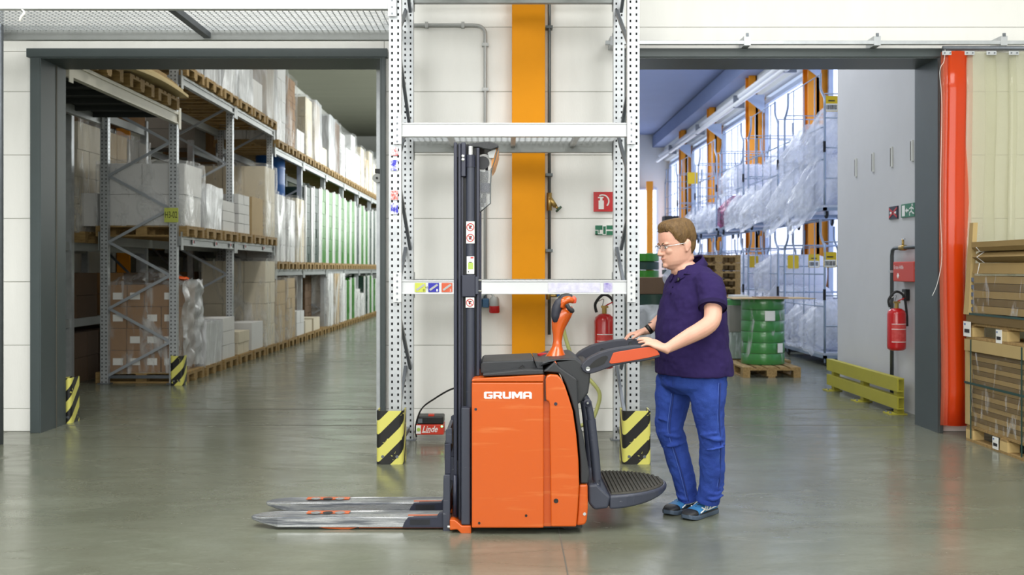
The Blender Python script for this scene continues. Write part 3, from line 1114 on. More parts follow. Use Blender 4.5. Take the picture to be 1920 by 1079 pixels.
# the bridging bay over the cross aisle, next to the doorway
ybeam(AX, 10.12, 13.6, 3.385, 3.54, 'beam_cream', 1)
ybeam(BX, 10.12, 13.6, 3.385, 3.54, 'beam_grey', 1)
MB().box(BX - 0.9, AX, 10.15, 13.5, 3.5, 3.53).build('deck_panel', 'deck_dark', t)
for k in range(6):
    y = 10.5 + .55 * k
    MB().box(BX, AX, y, y + .05, 3.44, 3.5).build('deck_support', 'deck_dark', t)
# red and dark bay markers on the lower beam
for i, (ya, zc) in enumerate(((14.1, 1.87), (15.2, 1.87), (16.0, 1.87), (16.9, 1.87), (18.2, 1.87))):
    o = MB().box(AX + .04, AX + .043, ya, ya + .13, zc - .035, zc + .035).build('bay_marker', 'galv', t)
    MB().box(AX + .043, AX + .0445, ya + .02, ya + .06, zc - .02, zc + .025).build('marker_print', 'sign_red', o)
    MB().box(AX + .043, AX + .0445, ya + .07, ya + .11, zc - .02, zc + .025).build('marker_print', 'ink', o)
# bay number plate on the end frame
p0, p1 = W(308, 417, 13.52), W(334, 390, 13.52)
s = thing('bay_sign', 'lime yellow sign reading H3-02 on the rack end post', 'sign', (p0.x, 13.52, p0.z))
MB().box(p0.x, p1.x, 13.52, 13.53, p0.z, p1.z).build('plate', 'sign_lime', s)
text_obj('H3-02', 'lettering', 'ink', s, (p0.x + .012, 13.518, p0.z + .055), p1.x - p0.x - .024, .085)
guard('short striped guard at foot of the rack end post', XX(322, 13.45), XX(347, 13.45), 13.38, 13.52, .38)


# ---- pallets
def pallet_bits(L=1.2, Wd=.8):
    """(x-extent L, y-extent Wd): boards and blocks of a euro pallet, origin at its base centre."""
    bits = []
    for y in (-.327, -.16, 0, .16, .327):
        w = .145 if abs(y) > .3 or y == 0 else .1
        bits.append(('deck_board', -L / 2, L / 2, y * Wd / .8 - w / 2, y * Wd / .8 + w / 2, .122, .144))
    for x in (-.527, 0, .527):
        bits.append(('cross_board', (x - .0725) * L / 1.2, (x + .0725) * L / 1.2, -Wd / 2, Wd / 2, .1, .122))
        for y in (-.35, 0, .35):
            yy = y * Wd / .8
            w = .05 if y else .07
            bits.append(('block', (x - .0725) * L / 1.2, (x + .0725) * L / 1.2, yy - w, yy + w, .022, .1))
    for y in (-.35, 0, .35):
        yy = y * Wd / .8
        bits.append(('bottom_board', -L / 2, L / 2, yy - .05, yy + .05, 0, .022))
    return bits


PB = pallet_bits()
PBM = []
for nm, *e in PB:
    me = MB().box(*e).mesh(nm)
    me.materials.append(MATS['wood'])
    PBM.append((nm, me))
simple = MB()
for nm, *e in PB:
    simple.box(*e)
PALLET_ME = simple.mesh('wooden_pallet')
PALLET_ME.materials.append(MATS['wood'])


def pallet(x, y, z, label, group=None, parts=False, rz=0.0):
    if not parts:
        o = inst(PALLET_ME, 'wooden_pallet', (x, y, z), rz=rz)
        return tag(o, label, 'pallet', group)
    t = thing('wooden_pallet', label, 'pallet', (x, y, z), group, rz=rz)
    for nm, me in PBM:
        o = bpy.data.objects.new(nm, me)
        COL.objects.link(o)
        o.parent = t
    return t


# ---- stretch film shells (unit boxes, wavy)
def film_shell(seed, m):
    rnd = random.Random(seed)
    b = MB()
    n = 10

    def wob(p):
        v = mnoise.noise_vector(Vector(p) * 2.3 + Vector((seed * 3.1, 0, 0))) * .028
        return Vector(p) + v
    for ax in range(3):
        for sgn in (-.5, .5):
            if ax == 2 and sgn < 0:
                continue
            base = len(b.v)
            for i in range(n + 1):
                for j in range(n + 1):
                    u, v = i / n - .5, j / n - .5
                    p = [0, 0, 0]
                    p[ax] = sgn
                    p[(ax + 1) % 3] = u
                    p[(ax + 2) % 3] = v
                    b.v.append(wob(p) + Vector((0, 0, .5)))
            for i in range(n):
                for j in range(n):
                    k = base + i * (n + 1) + j
                    b.f.append((k, k + 1, k + n + 2, k + n + 1))
    bm_me = b.mesh('stretch_film', True)
    bm_me.materials.append(MATS[m])
    return bm_me


FILMS = [film_shell(s, 'film') for s in range(3)]
FILMS_T = [film_shell(s + 5, 'film_thick') for s in range(2)]
FILMS_F = [film_shell(s + 9, 'film_far') for s in range(3)]
UNIT = {}


def unit_box(m):
    if m not in UNIT:
        g = .006
        me = MB().box(-.5, .5, -.5, .5, 0, 1).mesh('carton')
        me.materials.append(MATS[m])
        UNIT[m] = me
    return UNIT[m]


RND = random.Random(3)


def load(name, label, cat, x0, x1, y0, y1, z0, h, nx, ny, nz, m, film=None, group=None, stickers=0, part='carton', jit=.006, drop=0.0, tape=None):
    """A palletised stack: nx x ny x nz cartons, optionally under stretch film."""
    t = thing(name, label, cat, ((x0 + x1) / 2, (y0 + y1) / 2, z0), group)
    dx, dy, dz = (x1 - x0) / nx, (y1 - y0) / ny, h / nz
    ms = m if isinstance(m, (list, tuple)) else [m]
    for i in range(nx):
        for j in range(ny):
            for k in range(nz):
                if nx * ny * nz > 12 and 0 < i < nx - 1 and 0 < j < ny - 1:
                    continue
                if drop and k == nz - 1 and RND.random() < drop:
                    continue
                me = unit_box(ms[(i + j + k) % len(ms)])
                o = inst(me, part, (x0 + dx * (i + .5) + RND.uniform(-jit, jit), y0 + dy * (j + .5) + RND.uniform(-jit, jit), z0 + dz * k + .001), t,
                         rz=RND.uniform(-.01, .01) if jit > .004 else 0, scale=(dx - .008, dy - .008, dz - .006))
                if stickers and j == 0 and RND.random() < stickers:
                    px = x0 + dx * (i + .5)
                    MB().box(px - .065, px + .065, y0 - .010, y0 - .007, z0 + dz * (k + .32), z0 + dz * (k + .32) + .09).build('shipping_label', 'paper', t)
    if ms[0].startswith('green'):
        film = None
        for ya, yb in ((y0 - .02, y0 + .05), (y1 - .16, y1 + .02)):  # white strips paint in the bright glare along the film edges
            MB().box(x1 - .03, x1 + .012, ya, yb, z0 - .03, z0 + h + .02).build('glare_strip', 'glare_white', t)
    if film:
        pool = {'n': FILMS, 't': FILMS_T, 'f': FILMS_F}[film]
        inst(pool[RND.randrange(len(pool))], 'stretch_film', ((x0 + x1) / 2, (y0 + y1) / 2, z0 - .02), t, scale=(x1 - x0 + .06, y1 - y0 + .06, h + .06))
    return t


BAYW = ['first', 'second', 'third', 'fourth', 'fifth', 'sixth', 'seventh', 'eighth', 'ninth']
LVW = ['on the floor', 'on the lower shelf', 'on the upper shelf']
SLW = ['nearest of three', 'middle of three', 'farthest of three']


def where(i, l, s):
    return '%s, %s aisle bay, %s' % (LVW[l], BAYW[i], SLW[s])


GP = 'pallets in the left hall racking'
GL = 'loads in the left hall racking'
# (bay, level, slot): colour, height, (nx,ny,nz), film, adjective, (x inset, depth use)
SPEC = {
    (0, 0, 0): ('carton', 1.15, (4, 3, 4), 'n', 'brown cartons with white labels in film'),
    (0, 0, 1): ('carton_white', .58, (2, 1, 2), 't', 'low white cartons in crumpled film'),
    (0, 0, 2): ('carton_white', .62, (2, 2, 3), None, 'small stack of white cartons'),
    (1, 0, 0): ('carton_cream', .36, (2, 2, 2), None, 'low pile of cream cartons'),
    (1, 0, 1): ('carton_white', .46, (1, 1, 1), None, 'large single white carton'),
    (1, 0, 2): ('carton_cream', 1.5, (3, 2, 4), 'n', 'tall cream carton stack in film'),
    (0, 1, 0): ('carton_white', .82, (2, 1, 2), 'n', 'large white wrapped cartons'),
    (0, 1, 1): ('carton_white', .58, (2, 1, 2), 't', 'small white wrapped cartons'),
    (0, 1, 2): ('carton_white', .46, (2, 2, 3), None, 'white cartons in three layers'),
    (1, 1, 0): ('carton_white', .62, (2, 2, 4), None, 'white cartons in four layers'),
    (1, 1, 1): ('carton_light', .64, (2, 1, 1), None, 'plain tan carton'),
    (1, 1, 2): ('carton_cream', 1.24, (3, 2, 2), 'n', 'big cream wrapped cartons'),
    (0, 2, 0): ('carton_grey', .75, (2, 1, 1), 't', 'grey wrapped goods'),
    (0, 2, 1): ('carton_grey', .85, (2, 1, 1), 't', 'grey wrapped goods'),
    (0, 2, 2): ('carton_white', .62, (2, 1, 2), 't', 'white wrapped goods'),
    (1, 2, 0): ('carton_white', .62, (2, 1, 2), 't', 'white bagged goods'),
    (1, 2, 1): ('carton_white', .5, (3, 2, 1), None, 'small white upright carton'),
    (1, 2, 2): ('carton_light', 1.25, (2, 1, 1), 't', 'tall brown edged wrapped goods'),
    (2, 2, 0): ('carton_white', 1.55, (2, 2, 4), 'n', 'tall white wrapped carton stack'),
    (2, 2, 1): ('carton', 1.35, (3, 3, 12), 'n', 'brown layered sacks in film'),
    (2, 2, 2): ('carton_white', .45, (2, 2, 1), None, 'short white carton'),
    (3, 2, 0): ('carton_cream', 1.25, (2, 2, 3), 'n', 'cream two-tier carton stack'),
    (3, 2, 1): ('carton_light', 1.3, (2, 2, 4), 't', 'tall tan wrapped goods'),
    (3, 2, 2): ('carton_cream', .42, (2, 1, 1), None, 'low cream carton'),
    (4, 2, 0): ('carton_grey', 1.25, (2, 1, 2), 't', 'grey framed wrapped goods'),
    (4, 2, 1): ('carton_dark', 1.25, (2, 2, 3), 'n', 'dark brown carton stack'),
    (4, 2, 2): ('carton_white', 1.1, (2, 1, 2), 'f', 'silvery wrapped goods'),
    (2, 1, 0): ('carton_white', 1.25, (2, 2, 4), 'f', 'white wrapped stack'),
    (2, 1, 1): ('carton_white', 1.22, (2, 2, 4), 'f', 'white wrapped stack'),
    (2, 1, 2): ('carton_cream', 1.3, (2, 2, 4), 'f', 'cream wrapped stack'),
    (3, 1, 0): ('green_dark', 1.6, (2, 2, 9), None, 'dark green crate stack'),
    (3, 1, 1): ('green_dark', 1.65, (2, 2, 9), 'f', 'dark green glare-striped crate stack'),
    (3, 1, 2): ('green_coil', 1.7, (3, 2, 6), 'f', 'green glare-striped coil stack'),
    (2, 0, 0): ('carton_light', 1.15, (2, 2, 5), 'n', 'tan wrapped carton stack'),
    (2, 0, 1): ('carton_light', 1.18, (2, 2, 6), 'n', 'tan wrapped carton stack'),
    (2, 0, 2): ('carton_white', .5, (3, 2, 2), None, 'small white cartons'),
    (3, 0, 0): ('carton_cream', .26, (1, 2, 1), None, 'low cream carton beside dark crate'),
    (3, 0, 1): ('carton_cream', .28, (1, 2, 1), None, 'low cream carton'),
    (3, 0, 2): ('carton_dark', 1.2, (3, 2, 7), None, 'dark brown carton stack set back'),
    (4, 0, 0): ('carton_white', 1.25, (2, 2, 3), 'f', 'silvery wrapped stack'),
    (4, 0, 1): ('carton_light', 1.25, (2, 2, 3), 'f', 'tan wrapped stack'),
    (4, 0, 2): ('carton_white', 1.25, (2, 2, 3), 'f', 'silvery wrapped stack'),
}
for i in range(NB):
    y0 = YS[i]
    for l in range(3):
        for s in range(3):
            yc = y0 + .46 + .915 * s
            z = LV[i][l]
            spec = SPEC.get((i, l, s))
            if spec is None:
                if l < 2:
                    spec = (RND.choice(['green_coil', 'green_coil', 'green_dark']), RND.uniform(1.0, 1.15) if l == 0 else RND.uniform(1.6, 1.75), (3, 2, 6), 'f', 'green stack with white glare strips')
                    if l == 0 and RND.random() < .3:
                        spec = ('carton_white', RND.uniform(.6, 1.1), (2, 2, 3), 'f', 'white wrapped stack')
                else:
                    spec = (RND.choice(['carton_white', 'carton_cream', 'carton_light']), RND.uniform(.8, 1.3), (2, 2, 3), RND.choice(['f', 'n']), 'pale wrapped carton stack')
            m, h, (nx, ny, nz), film, adj = spec
            pallet(-4.8, yc, z, 'wooden pallet ' + where(i, l, s), GP, parts=(i == 0 and l < 2))
            x0, x1, ya, yb = -5.36, -4.24, yc - .39, yc + .39
            if (i, l, s) == (0, 0, 0):
                x0, x1 = -5.22, -4.32
            if (i, l, s) in ((0, 0, 1), (0, 1, 1), (2, 2, 2)):
                x0 = -4.95
            if (i, l, s) in ((0, 0, 2), (1, 0, 0), (0, 1, 2), (1, 1, 0), (1, 2, 1)):
                x0 = -4.85
                ya += .04
                yb -= .06
            if (i, l, s) == (3, 0, 2):
                x0, x1 = -5.6, -4.6
            if (i, l, s) == (3, 0, 0):
                x0 = -4.8
            load('wrapped_load' if film else 'carton_stack', adj + ' ' + where(i, l, s), 'stack', x0, x1, ya, yb, z + .146, h, nx, ny, nz, m, film, GL,
                 stickers=.8 if (i, l, s) == (0, 0, 0) else 0)
# wider lower tier reaches behind: a second white carton beside the near shelf load
load('carton_stack', 'white wrapped cartons sticking out behind the near rack post', 'stack', -5.62, -5.40, 13.75, 14.5, 2.07, .44, 1, 1, 1, 'carton_white', None)
# blue drum in the third bay
o = MB().lathe([(.26, 0), (.29, .03), (.29, .28), (.3, .3), (.29, .32), (.29, .6), (.3, .62), (.29, .64), (.29, .86), (.26, .9)], (-4.75, 20.9, 2.9), 18).build('plastic_drum', 'blue_plastic', smooth=True)
tag(o, 'blue plastic drum on white wrapped goods, third aisle bay', 'drum')
o = thing('storage_crate', 'dark blue crate on the low pallet of the fourth bay', 'crate', (-4.55, 22.05, .146))
MB().box(-4.72, -4.3, 21.95, 22.2, .146, .2).build('crate_base', mat('crate_blue', (30, 44, 78), .5), o)
for a in ((-4.72, -4.3, 21.95, 21.97), (-4.72, -4.3, 22.18, 22.2), (-4.72, -4.7, 21.95, 22.2), (-4.32, -4.3, 21.95, 22.2)):
    MB().box(a[0], a[1], a[2], a[3], .2, .4).build('crate_side', 'crate_blue', o)

# crumpled film lying over the brown cartons
def crumple(name, label, pts_fn, nu, nv, m, amp, seed, cat='film', thick=.002):
    b = MB()
    for i in range(nu + 1):
        for j in range(nv + 1):
            p = Vector(pts_fn(i / nu, j / nv))
            v = mnoise.noise_vector(p * 6.0 + Vector((seed, seed * 2.3, 0))) * amp + mnoise.noise_vector(p * 15.0 + Vector((seed, 0, 0))) * amp * .45
            b.v.append(p + v)
    for i in range(nu):
        for j in range(nv):
            k = i * (nv + 1) + j
            b.f.append((k, k + 1, k + nv + 2, k + nv + 1))
    o = b.build(name, m, smooth=True)
    return tag(o, label, cat)


crumple('plastic_film', 'crumpled clear film heaped on the brown carton stack', lambda u, v: (-5.3 + 1.05 * u, 13.72 + .8 * v, 1.33 + .22 * math.sin(PI * u) * math.sin(PI * (.15 + .8 * v)) - .05), 26, 18, 'film', .07, 3)
crumple('plastic_film', 'loose clear film hanging down beside the striped rack guard', lambda u, v: (-4.27 + .03 * u, 13.75 + .75 * u, .2 + 1.15 * v), 16, 24, 'film_thick', .06, 8)
o = crumple('orange_film', 'orange plastic scrap on top of the brown cartons', lambda u, v: (-4.5 + .25 * u, 13.8 + .3 * v, 1.38), 8, 8, mat('orange_bag', (232, 96, 30), .35), .05, 5)

# boards on the bridging bay
for k, (yc, lab) in enumerate(((11.0, 'nearest wooden pallet on the high shelf over the cross aisle'), (12.0, 'middle wooden pallet on the high shelf over the cross aisle'), (12.95, 'far wooden pallet on the high shelf over the cross aisle'))):
    pallet(-4.8, yc, 3.545, lab, 'pallets over the cross aisle', parts=True)
for k in range(5):
    b = MB()
    n = 10
    z0 = 3.695 + .045 * k
    for i in range(n + 1):
        u = i / n
        y = 11.3 + 2.1 * u - .12 * k
        z = z0 + .05 * math.sin(PI * u * .9) * (1 if k < 3 else .3)
        for x in (-4.95 + .05 * k, -4.10 - .03 * k):
            b.v += [Vector((x, y, z)), Vector((x, y, z + .034))]
    for i in range(n):
        q = i * 4
        b.f += [(q, q + 2, q + 6, q + 4), (q + 1, q + 5, q + 7, q + 3), (q, q + 4, q + 5, q + 1), (q + 2, q + 3, q + 7, q + 6)]
    b.f += [(0, 1, 3, 2), (n * 4, n * 4 + 2, n * 4 + 3, n * 4 + 1)]
    o = b.build('wooden_board', mat('board_pale', (214, 192, 140), .7, var=.15, vscale=4) if k < 2 else 'wood')
    tag(o, '%s board from the bottom in the pile on the high shelf' % ORD[k], 'board', 'boards on the high shelf')

# ---- racks behind (against the hall wall)
t = thing('rear_racking', 'darker pallet racking against the wall behind the aisle racking', 'rack', (-6.1, 13.6, 0))
HB = t
for y in (10.3, 13.5, 16.3, 18.7, 21.4, 24.1, 26.8):
    for x in (-5.68, -6.6):
        inst(simple_up, 'upright', (x, y, 0), t)
    MB().bar((-6.6, y, .3), (-5.68, y, 1.2), .02, .035).build('brace', 'galv_dark', t)
    MB().bar((-5.68, y, 1.2), (-6.6, y, 2.1), .02, .035).build('brace', 'galv_dark', t)
    MB().bar((-6.6, y, 2.1), (-5.68, y, 3.0), .02, .035).build('brace', 'galv_dark', t)
for ya, yb in ((10.3, 13.5), (13.5, 16.3), (18.7, 21.4), (21.4, 24.1), (24.1, 26.8)):
    for z in (.85, 1.85, 3.7):
        for x in (-5.68, -6.6):
            MB().box(x - .025, x + .025, ya, yb, z - .11, z).build('shelf_beam', 'beam_grey', t)
rows = [('first', 13.62), ('second', 14.6), ('third', 15.5), ('fourth', 18.8), ('fifth', 19.75), ('sixth', 20.6), ('seventh', 21.6), ('eighth', 22.6), ('ninth', 24.2), ('tenth', 25.2)]
for k, (w_, y) in enumerate(rows):
    lw = '%s place of the wall racking' % w_
    pallet(-6.12, y + .4, 1.85, 'wooden pallet on the middle shelf, ' + lw, 'pallets in the wall racking')
    m = ['carton_cream', 'carton_light', 'carton_grey', 'carton', 'carton_light', 'carton', 'carton_dark', 'carton_light', 'carton', 'carton_grey'][k]
    load('wrapped_load', '%s carton load on the middle shelf, %s' % (m.split('_')[-1] if '_' in m else 'brown', lw), 'stack', -6.6, -5.62, y, y + .8, 1.996, 1.45 if k < 3 else 1.2, 2, 2, 4, m, 'n', 'loads in the wall racking')
    load('carton_stack', 'dark carton stack on the floor, ' + lw, 'stack', -6.6, -5.65, y, y + .8, 0.0, .66, 3, 2, 2, 'carton_dark', None, 'loads in the wall racking')
    load('carton_stack', 'brown carton pair on the low shelf, ' + lw, 'stack', -6.55, -5.65, y + .05, y + .75, .851, .6, 2, 1, 2, ['carton_dark', 'carton'][k % 2], None, 'loads in the wall racking', stickers=.8)
    if k != 1:
        load('carton_stack', '%s carton pair on the top shelf, %s' % ('grey' if k % 2 else 'brown', lw), 'stack', -6.55, -5.65, y + .05, y + .75, 3.701, .7, 2, 1, 2, 'carton_grey' if k % 2 else 'carton', None, 'loads in the wall racking')
c = MB()
x0, y = -6.76, 17.4
c.box(x0, x0 + .05, y, y + .36, 0, 7.7)
c.box(x0 + .24, x0 + .30, y, y + .36, 0, 7.7)
c.box(x0 + .30, x0 + .45, y, y + .05, 0, 7.7)
c.box(x0, x0 + .3, y + .17, y + .21, 0, 7.7)
tag(c.build('steel_column', 'orange_hall'), 'orange steel column behind the left hall racking', 'column')
t = thing('down_pipe', 'grey down pipe standing in the orange column of the left hall', 'pipe', (-6.6, 17.35, 0))
MB().cyl((-6.605, 17.42, 0), (-6.605, 17.42, 3.2), .065, n=14).build('lower_pipe', 'pipe_grey', t, smooth=True)
MB().cyl((-6.605, 17.42, 3.2), (-6.605, 17.42, 7.5), .055, n=14).build('upper_pipe', 'black', t, smooth=True)
MB().cyl((-6.605, 17.42, 3.1), (-6.605, 17.42, 3.3), .08, n=14).build('pipe_socket', 'pipe_grey', t, smooth=True)
# end of the aisle: brown crates on a high shelf, white panel door
o = MB().box(-6.2, -5.0, 46.8, 47.4, 4.6, 6.1).build('wooden_crate', 'carton_dark')
MB().box(-6.25, -4.95, 46.75, 46.8, 5.3, 5.4).build('crate_batten', 'wood_dark', o)
MB().box(-6.25, -4.95, 46.75, 46.8, 4.65, 4.75).build('crate_batten', 'wood_dark', o)
MB().box(-6.25, -4.95, 46.75, 46.8, 5.95, 6.05).build('crate_batten', 'wood_dark', o)
tag(o, 'dark brown crate high up at the far end of the left aisle', 'crate')
t = thing('end_rack', 'grey rack standing across the far end of the left aisle', 'rack', (-5.5, 47, 0))
for x in (-6.6, -5.2, -3.8):
    MB().box(x - .06, x + .06, 46.7, 46.8, 0, 5.4).build('upright', 'galv', t)
for z in (1.4, 3.0, 4.5):
    MB().box(-6.6, -3.8, 46.7, 46.8, z - .15, z).build('shelf_beam', 'beam_grey', t)
    MB().box(-6.6, -3.8, 46.8, 47.9, z - .04, z).build('shelf_panel', 'beam_grey', t)

# tall grey door track post behind the right jamb of the left doorway
t = thing('door_track', 'slim grey guide post with roller beside the left doorway', 'post', (-1.24, 10.2, 0))
MB().box(XX(707, 10.2), XX(714, 10.2), 10.15, 10.25, 0, 3.6).build('post', 'galv', t)
p = W(708, 335, 10.15)
MB().lathe([(.035, -.02), (.045, -.02), (.045, .02), (.035, .02)], (p.x, 10.12, p.z), 16, 'Y').build('roller', 'pipe_grey', t, smooth=True, auto=40)
MB().lathe([(.012, -.03), (.012, .03)], (p.x, 10.12, p.z), 10, 'Y').build('axle', 'black', t)
MB().box(p.x - .02, p.x + .03, 10.1, 10.16, p.z + .05, p.z + .09).build('roller_bracket', 'black', t)
# ================================================================== RIGHT HALL: ROLL CAGES, COILS, SPUR WALL FITTINGS
mat('cage_steel', (150, 166, 190), .4, .3)
mat('roll_white', (240, 242, 248), .5, bump=.15, bscale=6)


def add_translucent(name, rgb, fac):
    nt = MATS[name].node_tree
    b = nt.nodes['Principled BSDF']
    tl = nt.nodes.new('ShaderNodeBsdfTranslucent')
    tl.inputs[0].default_value = lin(rgb)
    mx = nt.nodes.new('ShaderNodeMixShader')
    mx.inputs[0].default_value = fac
    dests = [l.to_socket for l in b.outputs[0].links]
    nt.links.new(b.outputs[0], mx.inputs[1])
    nt.links.new(tl.outputs[0], mx.inputs[2])
    for d in dests:
        nt.links.new(mx.outputs[0], d)


add_translucent('roll_white', (240, 244, 255), .45)
film_mat('bag_film', (236, 240, 248), .3, .6, rough=.16, scale=4.5)
film_mat('bag_pink', (150, 60, 112), .55, .4, rough=.25, scale=3.2)
add_translucent('bag_film', (240, 244, 255), .4)
CXA, CXB = 4.88, 6.0        # aisle side / wall side of the cages
CL, CH = 2.35, 2.28         # cage length along the aisle, height


def roll_cage(y0, z0, label):
    """Large stackable wire cage on castors: base frame, necked posts, bars, rails."""
    t = thing('roll_cage', label, 'cage', ((CXA + CXB) / 2, y0 + CL / 2, z0), 'stacked wire cages in the right hall')
    y1 = y0 + CL
    zb = z0 + .17
    b = MB()
    b.box(CXA, CXB, y0, y1, zb, zb + .035)
    b.build('base_plate', mat('cage_base', (196, 204, 220), .4, .3), t)
    for x in (CXA, CXB - .05):
        MB().box(x, x + .05, y0, y1, zb - .05, zb).build('base_rail', 'cage_steel', t)
    for y in (y0, y1 - .05):
        MB().box(CXA, CXB, y, y + .05, zb - .05, zb).build('base_rail', 'cage_steel', t)
    for x in (CXA + .07, CXB - .1):
        for y in (y0 + .1, y1 - .1):
            c = MB().lathe([(.05, -.018), (.06, -.012), (.06, .012), (.05, .018)], (x, y, z0 + .06), 14, 'X').build('castor', 'black_rubber', t, smooth=True, auto=40)
            MB().box(x - .03, x - .02, y - .03, y + .03, z0 + .05, zb - .05).build('castor_fork', 'cage_steel', c)
            MB().box(x + .02, x + .03, y - .03, y + .03, z0 + .05, zb - .05).build('castor_fork', 'cage_steel', c)
    zt = z0 + CH
    for x, sx in ((CXA + .02, 1), (CXB - .02, -1)):
        for y, sy in ((y0 + .02, 1), (y1 - .02, -1)):
            pts = smooth_path([(x, y, zb), (x, y, zt - .52), (x, y + sy * .02, zt - .42), (x, y + sy * .20, zt - .26), (x, y + sy * .22, zt - .12), (x, y + sy * .22, zt)], 4)
            MB().tube(pts, .02, 8).build('post', 'cage_steel', t, smooth=True)
    # side towards the aisle: vertical wires and horizontal rails (low side open)
    for y in (y0 + .55, y0 + 1.15, y0 + 1.75):
        MB().cyl((CXA + .02, y, zb), (CXA + .02, y, zt - .02), .009, n=6).build('wire', 'cage_steel', t, smooth=True)
    for z in (zb + .75, zb + 1.25, zt - .02):
        ya, yb = (y0 + .02, y1 - .02) if z < zt - .3 else (y0 + .24, y1 - .24)
        MB().cyl((CXA + .02, ya, z), (CXA + .02, yb, z), .010, n=6).build('wire', 'cage_steel', t, smooth=True)
    # end facing the doorway
    for x in (CXA + .3, CXA + .58, CXA + .86):
        MB().cyl((x, y0 + .02, zb), (x, y0 + .02, zt - .35), .009, n=6).build('wire', 'cage_steel', t, smooth=True)
    for z in (zb + .45, zb + .92, zb + 1.38, zt - .36):
        MB().cyl((CXA + .02, y0 + .02, z), (CXB - .02, y0 + .02, z), .010, n=6).build('wire', 'cage_steel', t, smooth=True)
    for z in (zb + .92, zt - .36):
        MB().cyl((CXB - .02, y0 + .02, z), (CXB - .02, y1 - .02, z), .010, n=6).build('wire', 'cage_steel', t, smooth=True)
        MB().cyl((CXA + .02, y1 - .02, z), (CXB - .02, y1 - .02, z), .010, n=6).build('wire', 'cage_steel', t, smooth=True)
    MB().box(CXA - .006, CXA + .03, y0 - .004, y0 + .03, zb + .85, zb + 1.02).build('latch', 'black', t)
    return t


def cage_tag(x, y, z, label, plain=False, w=.2, h=.24):
    t = thing('cage_tag', label, 'tag', (x, y, z), 'yellow tags on the wire cages')
    b = MB().rbox(x - w / 2, x + w / 2, y - .008, y, z, z + h, .02)
    b.build('holder', 'sign_yellow', t)
    if not plain:
        MB().box(x - w / 2 + .012, x + w / 2 - .012, y - .011, y - .008, z + .01, z + .12).build('barcode_field', 'paper', t)
        bars = MB()
        r = random.Random(int(y * 10))
        u = x - w / 2 + .02
        while u < x + w / 2 - .025:
            d = r.choice((.006, .009, .013))
            bars.box(u, u + d, y - .013, y - .011, z + .03, z + .1)
            u += d + r.choice((.006, .01))
        bars.build('barcode', 'ink', t)
        MB().box(x - .05, x + .05, y - .011, y - .008, z + .155, z + .175).build('print_line', 'ink', t)


def roll(x0, x1, y, z, r, label, group='plastic rolls in the wire cages', m='roll_white', bag='bag_film', seed=0, tail=1.0, out=.78):
    """Foam roll lying across the cage with a gathered, drooping plastic bag end."""
    t = thing('plastic_roll', label, 'roll', ((x0 + x1) / 2, y, z), group)
    zc = z + r
    b = MB()
    n = 26
    rings = []
    for k in range(9):
        u = k / 8
        x = x0 + (x1 - x0) * u
        rr = r * (.9 if k in (0, 8) else 1.0)
        rings.append([Vector((x, y + rr * math.cos(2 * PI * i / n) * (1 + .02 * mnoise.noise((i * .7, k * .5, seed))), zc + rr * math.sin(2 * PI * i / n) * (1 + .02 * mnoise.noise((i * .5, k * .7, seed + 3))))) for i in range(n)])
    b.loft(rings)
    b.build('foam_roll', m, t, smooth=True, auto=50)
    # the bag: crinkled sleeve over the aisle end, hanging loose
    bm = MB()
    nu, nv = 18, 40
    for i in range(nu + 1):
        u = i / nu
        for j in range(nv):
            a = 2 * PI * j / nv
            base = 1.03 + .08 * mnoise.noise((j * .45, u * 5, seed * 1.7))
            x = x0 + .5 - out * u
            shrink = 1 - .35 * max(0, u - .62) / .38
            rr = r * base * shrink + .06 * (.3 + u) * mnoise.noise((j * 1.1, u * 9, seed))
            droop = tail * .85 * r * max(0, u - .55) ** 1.2 * 2.2
            fr = 1.0 + .9 * max(0, u - .55) * mnoise.noise((j * .9, seed * 2.0, u * 2))
            bm.v.append(Vector((x + .05 * mnoise.noise((j * .6, u * 4, seed + 9)), y + rr * fr * math.cos(a), zc + rr * fr * math.sin(a) - droop)))
    for i in range(nu):
        for j in range(nv):
            q = (j + 1) % nv
            bm.f.append((i * nv + j, i * nv + q, (i + 1) * nv + q, (i + 1) * nv + j))
    bm.build('bag', bag, t, smooth=True)
    return t


CY0 = [16.0, 18.75, 21.5, 24.25, 27.0, 29.8]
UZ = 2.283
for i, y in enumerate(CY0):
    roll_cage(y, 0.0, '%s wire cage from the doorway, bottom row, standing on the floor' % ORD[i])
    if i < 6:
        roll_cage(y, UZ, '%s wire cage from the doorway, top row, stacked on another' % ORD[i])
k = 0
up = {0: [(.45, 0, .42, 2.0), (.5, .82, .40, 1.5), (1.32, 0, .38, 2.2), (1.3, .72, .34, 1.6), (2.0, 0, .28, 1.0)], 1: [(.5, 0, .36, 1.0), (1.3, 0, .30, 1.8), (.7, .66, .33, .8), (1.95, 0, .34, 1.2)],
      2: [(.5, 0, .38, 1.2), (1.3, 0, .30, 1.0), (.9, .66, .3, 1.0), (1.95, 0, .32, .6)], 3: [(.5, 0, .36, 1.0), (1.3, 0, .3, 1.0)], 4: [(.5, 0, .3, 1.0), (1.3, 0, .36, 1.0)]}
for i, lst in up.items():
    for j, (dy, dz, r, tl) in enumerate(lst):
        k += 1
        pink = (i == 2 and j == 3)
        roll(CXA + .06 + .1 * ((k * 7) % 3), CXB - .04, CY0[i] + dy, UZ + .21 + dz, r, '%s %s bagged roll in the %s top row cage from the doorway' % (ORD[j], 'purple' if pink else 'white', ORD[i]), seed=k, bag='bag_pink' if pink else 'bag_film', tail=tl, out=.62 + .22 * tl)
lo = {0: [(.55, 0, .40), (1.5, 0, .38)], 1: [(.6, 0, .5), (1.6, 0, .42), (.9, .85, .36)], 2: [(.55, 0, .42), (1.5, 0, .42), (.9, .8, .4)], 3: [(.6, 0, .45), (1.5, 0, .42)]}
